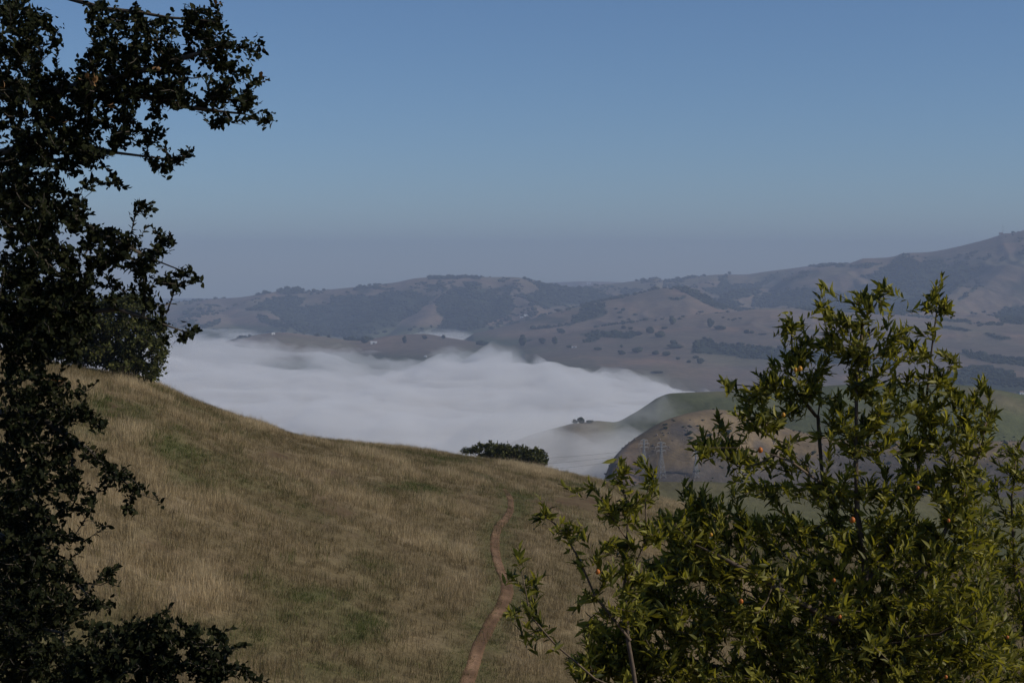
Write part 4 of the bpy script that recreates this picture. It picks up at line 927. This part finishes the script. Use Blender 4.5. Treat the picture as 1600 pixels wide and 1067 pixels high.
RB = [(1590,690,16,14,1),(1570,715,26,16,1.1),(1600,740,30,24,1.2),(1560,760,26,20,1.1),(1590,800,36,30,1.3),(1550,830,30,26,1.2),(1600,870,50,36,1.4),(1560,930,44,36,1.3),(1610,980,50,44,1.4),(1580,1050,60,44,1.5),(1640,760,40,60,1),(1650,900,40,80,1)]
YR = 11.0; rr = np.random.default_rng(51)
rx_ = P(1610, 1100, YR).x; root = np.array([rx_, YR, float(hill_z(rx_, YR)) - .1]); tg = fill(RB, 3.2, YR, .45, rr, 15)
stems = [[root, P(1610, 1080, YR), P(1605, 980, YR), P(1590, 880, YR), P(1585, 780, YR), P(1590, 700, YR)], [P(1605, 980, YR), P(1640, 900, YR), P(1650, 800, YR)], [P(1605, 980, YR), P(1565, 920, YR), P(1555, 840, YR)]]
T, pos, par, ends, dirs, rad = build_tree('bay_tree', root, 'bay tree cut by the right edge of the picture, behind the big bay tree', 'tree', stems, tg, rr, M_bark, M_twig, group='bay trees in the right foreground', min_branch=.009, r_tip=.002, expo=2.3, r_max=.04, pull=.5)
dirs[:, 2] += .35; dirs /= np.linalg.norm(dirs, axis=1)[:, None]
Pl, Fr, Sz = leaf_frames(pos[ends], dirs, 12, .16, .80, .078, rr, .45)
add_leaves(T, Pl, Fr, Sz, BAYLEAF, M_bay, M_bay1, rr, np.clip(rr.random(len(Pl)) ** 1.0, 0, 1) * .85)

# ---- oak on the shoulder of the hill and the low oak beyond the crest
M_mid = leaf_mat('hill_oak_leaves', (0.018, 0.025, 0.009), (0.105, 0.106, 0.028), .18, .6, .12, 'attr')
def hill_oak(name, label, root, stems, ell, Y, sp, size, per, rr, lsz, **kw):
    tg = fill(ell, per, Y, sp, rr, size)
    T, pos, par, ends, dirs, rad = build_tree(name, root, label, 'tree', stems, tg, rr, M_dbark, M_dtwig, step=.5, **kw)
    Pl, Fr, Sz = leaf_frames(pos[ends], dirs, 16, .45, 1.3, lsz, rr, .1)
    Pl = Pl + rr.normal(0, .10, Pl.shape)
    add_leaves(T, Pl, Fr, Sz, leaf_shape(1, .62, .14, .1, prof=[0, 1, 0]), M_mid, M_mid, rr, np.clip(rr.random(len(Pl)) ** 1.4, 0, 1), 'crown', 0)
rr = np.random.default_rng(61); Y2 = 98.0
xr = P(120, 560, Y2).x; root = np.array([xr, Y2, float(hill_z(xr, Y2)) - .3])
ELL = [(195,478,38,18,1),(215,470,20,12,1),(160,490,40,26,1.2),(225,505,36,16,.9),(240,525,26,18,1.1),(195,525,40,24,1.2),(130,525,40,30,1.2),(225,555,34,22,1.2),(180,560,36,18,1.2),(235,582,14,14,1.1),(253,545,12,12,.9),(105,500,50,40,1),(60,520,60,40,1),(140,550,40,20,1.2),(205,578,26,12,1),(80,545,50,18,.8)]
hill_oak('oak_tree', 'olive green oak on the shoulder of the dry hill behind the dark oak branches', root, [[root, P(122, 545, Y2), P(130, 520, Y2), P(150, 490, Y2)], [P(122, 545, Y2), P(170, 540, Y2), P(220, 530, Y2)], [P(130, 520, Y2), P(80, 510, Y2)], [P(122, 555, Y2), P(180, 565, Y2), P(235, 575, Y2)]], ELL, Y2, 1.9, 6, 6.0, rr, .24, min_branch=.06, r_tip=.012, expo=2.2, r_max=.28)
rr = np.random.default_rng(62); Y3 = 176.0
xr = P(790, 730, Y3).x; root = np.array([xr, Y3, float(hill_z(xr, Y3)) - .3])
ELL = [(736,707,12,3,1.1),(722,707,4,2,.8),(752,703,14,5,1.2),(768,700,9,5,1.2),(785,706,18,8,1.3),(812,709,18,8,1.4),(838,714,14,8,1.4),(845,722,9,8,1.4),(775,714,26,7,1.2),(815,720,28,8,1.3),(800,738,46,14,.8)]
tz = lambda a, b: P(a, b, Y3)
hill_oak('oak_tree', 'low dark green oak whose rounded top shows above the grassy crest', root, [[root, tz(790, 735), tz(790, 715)], [tz(790, 740), tz(750, 715), tz(735, 706)], [tz(790, 740), tz(830, 722)]], [(a, b - 3, c, d * 1.15, e) for a, b, c, d, e in ELL], Y3, 2.6, 4.0, 6.5, rr, .32, min_branch=.06, r_tip=.012, expo=2.2, r_max=.3)

# ================================================================== SINGLE TREES, BUILDINGS AND PYLONS FAR OFF
crowns = [lumpy(100 + k, 9, 2, M_far) for k in range(5)]
tall_crowns = [lumpy(200 + k, 9, 2, M_far, flat=1.0) for k in range(3)]
M_ftrunk = simple('far_trunk', (0.10, 0.08, 0.06), .9, .2, .5)
tr_me = tube([(np.array([[0, 0, -.15], [0, 0, .15], [.02, 0, .45]]), np.array([.07, .05, .03]))], M_ftrunk, 'trunk', 6)
ft = np.random.default_rng(77)
def far_tree(px, py, wpx, hpx, label, group='single trees on the far slopes', name='far_tree', cat='tree', ymin=700, ymax=15000, tall=False, trunk=True):
    x, Y, z = ter_hit(px, py, ymin, ymax); w_ = wpx / FPX * Y; h_ = hpx / FPX * Y
    T = empty(name, (x, Y, z)); tag(T, label, cat, group)
    c = link('crown', (tall_crowns if tall else crowns)[int(ft.integers(0, 3 if tall else 5))], T); c.scale = (w_ * 1.08, w_ * .95, h_ * 1.1); c.rotation_euler[2] = ft.random() * 6.28; c.location = (0, 0, -h_ * .10)
    if trunk:
        t = link('trunk', tr_me, T); t.scale = (h_, h_, h_)
    return T
FT = [
 (817,540,13,18,'tall rounded tree, leftmost of the three standing above the fog edge',1),
 (848,537,12,11,'middle and lowest of the three trees above the fog edge',0),
 (867,538,10,15,'right one of the three trees above the fog edge, narrow and tall',1),
 (877,520,13,8,'small round oak left of the long row of oaks on the tan slope',0),
 (890,543,11,5,'low dark bush beside the pale shed above the fog',0),
 (934,547,13,5,'flat dark bush below the row of oaks on the foothill',0),
 (974,514,8,6,'left of two small trees just above the row of oaks',0),
 (985,515,9,5,'right of two small trees just above the row of oaks',0),
 (997,524,12,7,'small oak at the right end of the long row of oaks',0),
 (1016,521,15,11,'round dark oak right of the row of oaks, upper of a close pair',0),
 (1031,527,19,11,'broad boxy oak right of the row of oaks, lower of a close pair',0),
 (1051,507,13,14,'tall isolated tree with a grey green crown alone on the upper tan slope',1),
 (1038,514,11,4,'flat dark shape standing in for the shadow left of and below the tall isolated tree',0),  # flattened crown laid in place of the tall tree's cast shadow
 (971,543,5,5,'tiny tree just above a round oak on the lower foothill',0),
 (972,554,12,8,'round oak, leftmost of the row low on the foothill',0),
 (996,551,17,10,'wide oak, second from left in the row low on the foothill',0),
 (1024,554,13,7,'small oak, third from left in the row low on the foothill',0),
 (1041,556,13,7,'small oak, rightmost of the row low on the foothill',0),
 (1056,544,28,7,'wide dark thicket left of the long creek wood',0),
 (1054,540,11,10,'peaked tree rising out of the thicket left of the creek wood',0),
 (1110,512,11,18,'tall dark tree with a low bush at its right, high on the bare slope',1),
 (1125,515,22,7,'low spreading bush at the right foot of the tall dark tree',0),
 (1166,521,9,7,'left half of a small pair of trees on the bare upper slope',0),
 (1175,521,8,5,'right half of a small pair of trees on the bare upper slope',0),
 (1192,523,13,3,'thin dark strip of brush right of the small pair of trees',0),
 (1087,560,10,5,'small bush, topmost of the four below the creek wood',0),
 (1060,562,8,5,'small grey bush, leftmost of the four below the creek wood',0),
 (1076,567,8,5,'small bush, second of the four below the creek wood',0),
 (1094,568,12,9,'round bush, largest of the four below the creek wood',0),
 (1088,546,14,16,'tall tree at the left end of the creek wood',1),
 (1110,538,13,10,'tree standing highest above the creek wood',0),
 (1028,583,20,4,'long low strip of brush just above the right part of the fog',0),
 (664,530,8,7,'round tree on the reddish knoll left of the small fog pocket',0),
 (693,529,7,6,'round tree on the reddish knoll in front of the small fog pocket',0),
 (570,536,15,12,'cluster of dark trees left of the white barn',0),
 (561,531,9,8,'smaller dark tree touching the cluster left of the white barn',0),
 (632,536,7,12,'slim tall tree right of the white barn on the knoll',1),
 (753,539,22,8,'long low clump of dark trees between the knoll and the three trees',0),
 (588,522,11,4,'low dark tree on the rim of the knoll above the white barn',0),
 (601,520,9,5,'dark tree on the rim of the knoll right above the white barn',0),
 (674,512,4,5,'tiny lone tree on the bare spur above the small fog pocket',0),
 (748,478,4,4,'tiny lone tree in the wooded bowl of the far range',0),
 (1527,444,7,6,'round oak on the bare flank of the right mountain',0),
 (1140,429,6,5,'small tree on the skyline of the back ridge',0),
 (1080,435,4,3,'tiny tree breaking the skyline of the back ridge left of centre',0),
]
for px, py, a, b, lab, tall in FT: far_tree(px, py, a, b, lab, tall=bool(tall), ymin=3000)
# small bushes on the nose of the green hill
for px, py, a, b, lab in ((898, 661, 9, 7, 'left bush on the misty nose of the green hill'), (908, 661, 13, 10, 'large middle bush on the misty nose of the green hill'), (921, 661, 12, 6, 'low reddish bush at the right on the misty nose of the green hill')):
    far_tree(px, py, a, b, lab, 'bushes on the nose of the green hill', 'hill_bush', 'bush', ymin=1100, ymax=1600, trunk=False)

M_white = simple('white_paint', (0.75, 0.75, 0.73), .6, .05, .5); M_roofg = simple('pale_metal_roof', (0.62, 0.62, 0.62), .5, .08, .4); M_roofb = simple('brown_roof', (0.22, 0.15, 0.12), .8, .1, .4)
M_glass = simple('dark_window', (0.03, 0.035, 0.04), .2, .1, 1)
def house(px, py, wpx, hpx, label, roofm, rot=0.0, ymin=3000, depth=.55, group='farm buildings in the valley', cat='building', name='farm_building'):
    x, Y, z = ter_hit(px, py, ymin); w_ = wpx / FPX * Y; h_ = hpx / FPX * Y; d_ = w_ * depth
    T = empty(name, (x, Y, z)); T.rotation_euler[2] = rot; tag(T, label, cat, group)
    bm = bmesh.new(); bmesh.ops.create_cube(bm, size=1); bmesh.ops.transform(bm, matrix=Matrix.Translation((0, 0, h_ * .25)) @ Matrix.Diagonal((w_, d_, h_ * .9, 1)), verts=bm.verts)
    m = bpy.data.meshes.new('wall'); bm.to_mesh(m); bm.free(); m.materials.append(M_white); link('wall', m, T)
    e = w_ * .54; f = d_ * .58; b = h_ * .7; t = h_ * 1.05
    v = [(-e, -f, b), (e, -f, b), (e, f, b), (-e, f, b), (-e, 0, t), (e, 0, t), (-e, -f, b + .2), (e, -f, b + .2), (e, f, b + .2), (-e, f, b + .2)]
    fc = [(0, 3, 2, 1), (6, 7, 5, 4), (8, 9, 4, 5), (0, 1, 7, 6), (2, 3, 9, 8), (1, 2, 8, 7), (3, 0, 6, 9), (7, 8, 5, 5)[:3], (9, 6, 4)]
    m = bpy.data.meshes.new('roof'); m.from_pydata(v, [], fc); m.materials.append(roofm); link('roof', m, T)
    wm_ = bpy.data.meshes.new('door'); q = w_ * .12; yv = -d_ / 2 - .15
    wm_.from_pydata([(-q, yv, 0), (q, yv, 0), (q, yv, h_ * .45), (-q, yv, h_ * .45), (-q, yv + .3, 0), (q, yv + .3, 0), (q, yv + .3, h_ * .45), (-q, yv + .3, h_ * .45)], [], [(0, 1, 2, 3), (5, 4, 7, 6), (1, 5, 6, 2), (4, 0, 3, 7), (3, 2, 6, 7)])
    wm_.materials.append(M_glass); link('door', wm_, T)
house(584, 537, 10, 3.6, 'long white barn on the knoll above the fog, right of the dark tree cluster', M_roofg, .1)
house(427, 523, 5, 3.0, 'small white house on the crest of the low knoll at the left', M_roofg, .3)
house(665, 558, 4, 2.6, 'small white shed on the green flat between the two fog banks', M_roofg, -.2)
house(629, 577, 3, 2.2, 'tiny white hut just behind the gap in the fog', M_roofg, .4)
house(897, 543, 8, 3.0, 'pale shed beside the low dark bush above the fog', M_roofb, .0)
house(823, 494, 8, 2.6, 'white ranch house at the foot of the far spur', M_roofg, .2)
house(815, 497, 5, 2.4, 'smaller white outbuilding left of the ranch house under the far spur', M_roofg, -.1)
house(1596, 616, 6, 5, 'pale house among trees behind the green hill at the right edge', M_roofb, .1, 2000)
house(1445, 600, 5, 4, 'pale house glimpsed behind the big bay tree above the green hill', M_roofb, -.3, 2000)
house(920, 444, 6, 2.6, 'tiny white block of houses on the faintest ridge in the dip of the skyline', M_roofg, 0, 11000, 1.0)
# mast on the mountain
x, Y, z = ter_hit(1567, 366, 6500); MT = empty('radio_mast', (x, Y, z)); tag(MT, 'thin radio mast with a small hut on the mountain ridge at the right', 'mast')
M_steel = simple('galvanised_steel', (0.26, 0.27, 0.28), .5, .08, 1, metal=.3)
hm = 44.0; paths = []
for a in range(3):
    c, s_ = math.cos(a * 2.094), math.sin(a * 2.094); paths.append((np.array([[c * 1.8, s_ * 1.8, -2], [c * .7, s_ * .7, hm * .8], [0, 0, hm]]), np.array([.35, .3, .2])))
link('mast_frame', tube(paths, M_steel, 'mast_frame', 4), MT)
bm = bmesh.new(); bmesh.ops.create_cube(bm, size=1); bmesh.ops.transform(bm, matrix=Matrix.Translation((-9, 0, 2.5)) @ Matrix.Diagonal((16, 9, 9, 1)), verts=bm.verts)
m = bpy.data.meshes.new('hut'); bm.to_mesh(m); bm.free(); m.materials.append(M_roofb); link('hut', m, MT)

# ---- lattice pylons below the brown spur
def pylon_mesh(H, B):
    parts = {}
    def corner(k, z):
        f = max(0.16, 1 - z / (H * .72) * .84) * B / 2
        return np.array([(-1, 1)[k in (1, 2)] * f, (-1, 1)[k in (2, 3)] * f, z])
    zs = [0, .16, .30, .42, .52, .60, .67, .74, .80, .86, .93, 1.0]
    parts['leg'] = [[(np.array([corner(k, z * H) for z in zs]), np.full(len(zs), .14))] for k in range(4)]
    br = []
    for a, b in zip(zs[:-1], zs[1:]):
        for k in range(4):
            j = (k + 1) % 4
            br += [(np.array([corner(k, a * H), corner(j, b * H)]), np.full(2, .07)), (np.array([corner(j, a * H), corner(k, b * H)]), np.full(2, .07)), (np.array([corner(k, b * H), corner(j, b * H)]), np.full(2, .07))]
    parts['bracing'] = [br]
    arms = []; tips = []
    for zf, L_ in ((.74, .15), (.85, .19), (.95, .13)):
        for sgn in (-1, 1):
            tip = np.array([sgn * H * L_, 0, zf * H + .3]); c = [corner(k, zf * H) for k in range(4)]; q = [k for k in range(4) if c[k][0] * sgn > 0]
            p = []
            for k in q:
                p += [(np.array([c[k], tip]), np.full(2, .08)), (np.array([corner(k, (zf + .05) * H), tip]), np.full(2, .07))]
                for f in (.35, .65): p.append((np.array([c[k] + (tip - c[k]) * f, corner(k, (zf + .05) * H) + (tip - corner(k, (zf + .05) * H)) * f]), np.full(2, .05)))
            arms.append(p); tips.append(tip)
    parts['crossarm'] = arms
    parts['insulator'] = [[(np.array([t, t - [0, 0, 1.8]]), np.array([.16, .16]))] for t in tips]
    return parts, tips
M_ins = simple('insulator', (0.35, 0.30, 0.26), .3, .1, 1)
def place_pylon(px, pybase, pytop, Y, label, rot):
    x, Y, z = ter_hit(px, pybase, Y); top = float(ray(px, pytop)[1]) * Y; H = top - z
    T = empty('lattice_pylon', (x, Y, z)); T.rotation_euler[2] = rot; tag(T, label, 'pylon', 'power pylons below the brown spur')
    parts, tips = pylon_mesh(H, H * .20)
    for nm, L_ in parts.items():
        for p in L_: link(nm, tube(p, M_ins if nm == 'insulator' else M_steel, nm, 4), T)
    mr = Matrix.Rotation(rot, 3, 'Z'); return [np.array(mr @ Vector(t - [0, 0, 1.8])) + [x, Y, z] for t in tips], H, z
P1, h1, _z = place_pylon(1033, 749, 690, 700, 'tallest steel lattice pylon in front of the rocky brown spur, right of the bay sapling', .5)
P2, h2, _z = place_pylon(1006, 738, 686, 700, 'fainter steel lattice pylon in mist just left of the tallest one', .5)
P3, h3, _z = place_pylon(1087, 748, 705, 700, 'steel lattice pylon right of the tallest one, partly behind bay leaves', .5)
print('pylons', h1, h2, h3)
M_cable = simple('cable', (0.10, 0.10, 0.11), .6, .1, 1)
far_ends = {0: (610, 728, 760), 1: (610, 745, 760), 2: (600, 705, 790), 3: (600, 720, 790)}
def cable(a, b, sag, label, rad=.055):
    a, b = np.array(a), np.array(b); t = np.linspace(0, 1, 24)[:, None]; p = a + (b - a) * t; p[:, 2] -= sag * 4 * (t * (1 - t))[:, 0]
    root = p[0].copy(); o = link('power_cable', tube([(p - root, np.full(24, rad))], M_cable, 'power_cable', 4), None, tuple(root)); tag(o, label, 'cable', 'power cables strung from the pylons')
labs = ['lower power cable from the tallest pylon running left through the mist behind the hill crest', 'middle power cable from the tallest pylon running left through the mist', 'top power cable from the tallest pylon running left through the mist']
for q, (k, dz) in enumerate(((0, 0), (2, 1.0), (4, 2.0))):
    e = P(590, 735 - q * 14, 800); cable(P1[k], e, 5, labs[q])
labs = ['lower power cable linking the tallest pylon to the one on its right', 'middle power cable linking the tallest pylon to the one on its right', 'top power cable linking the tallest pylon to the one on its right']
for q, k in enumerate((1, 3, 5)): cable(P1[k], P3[k - 1], 1.5, labs[q])
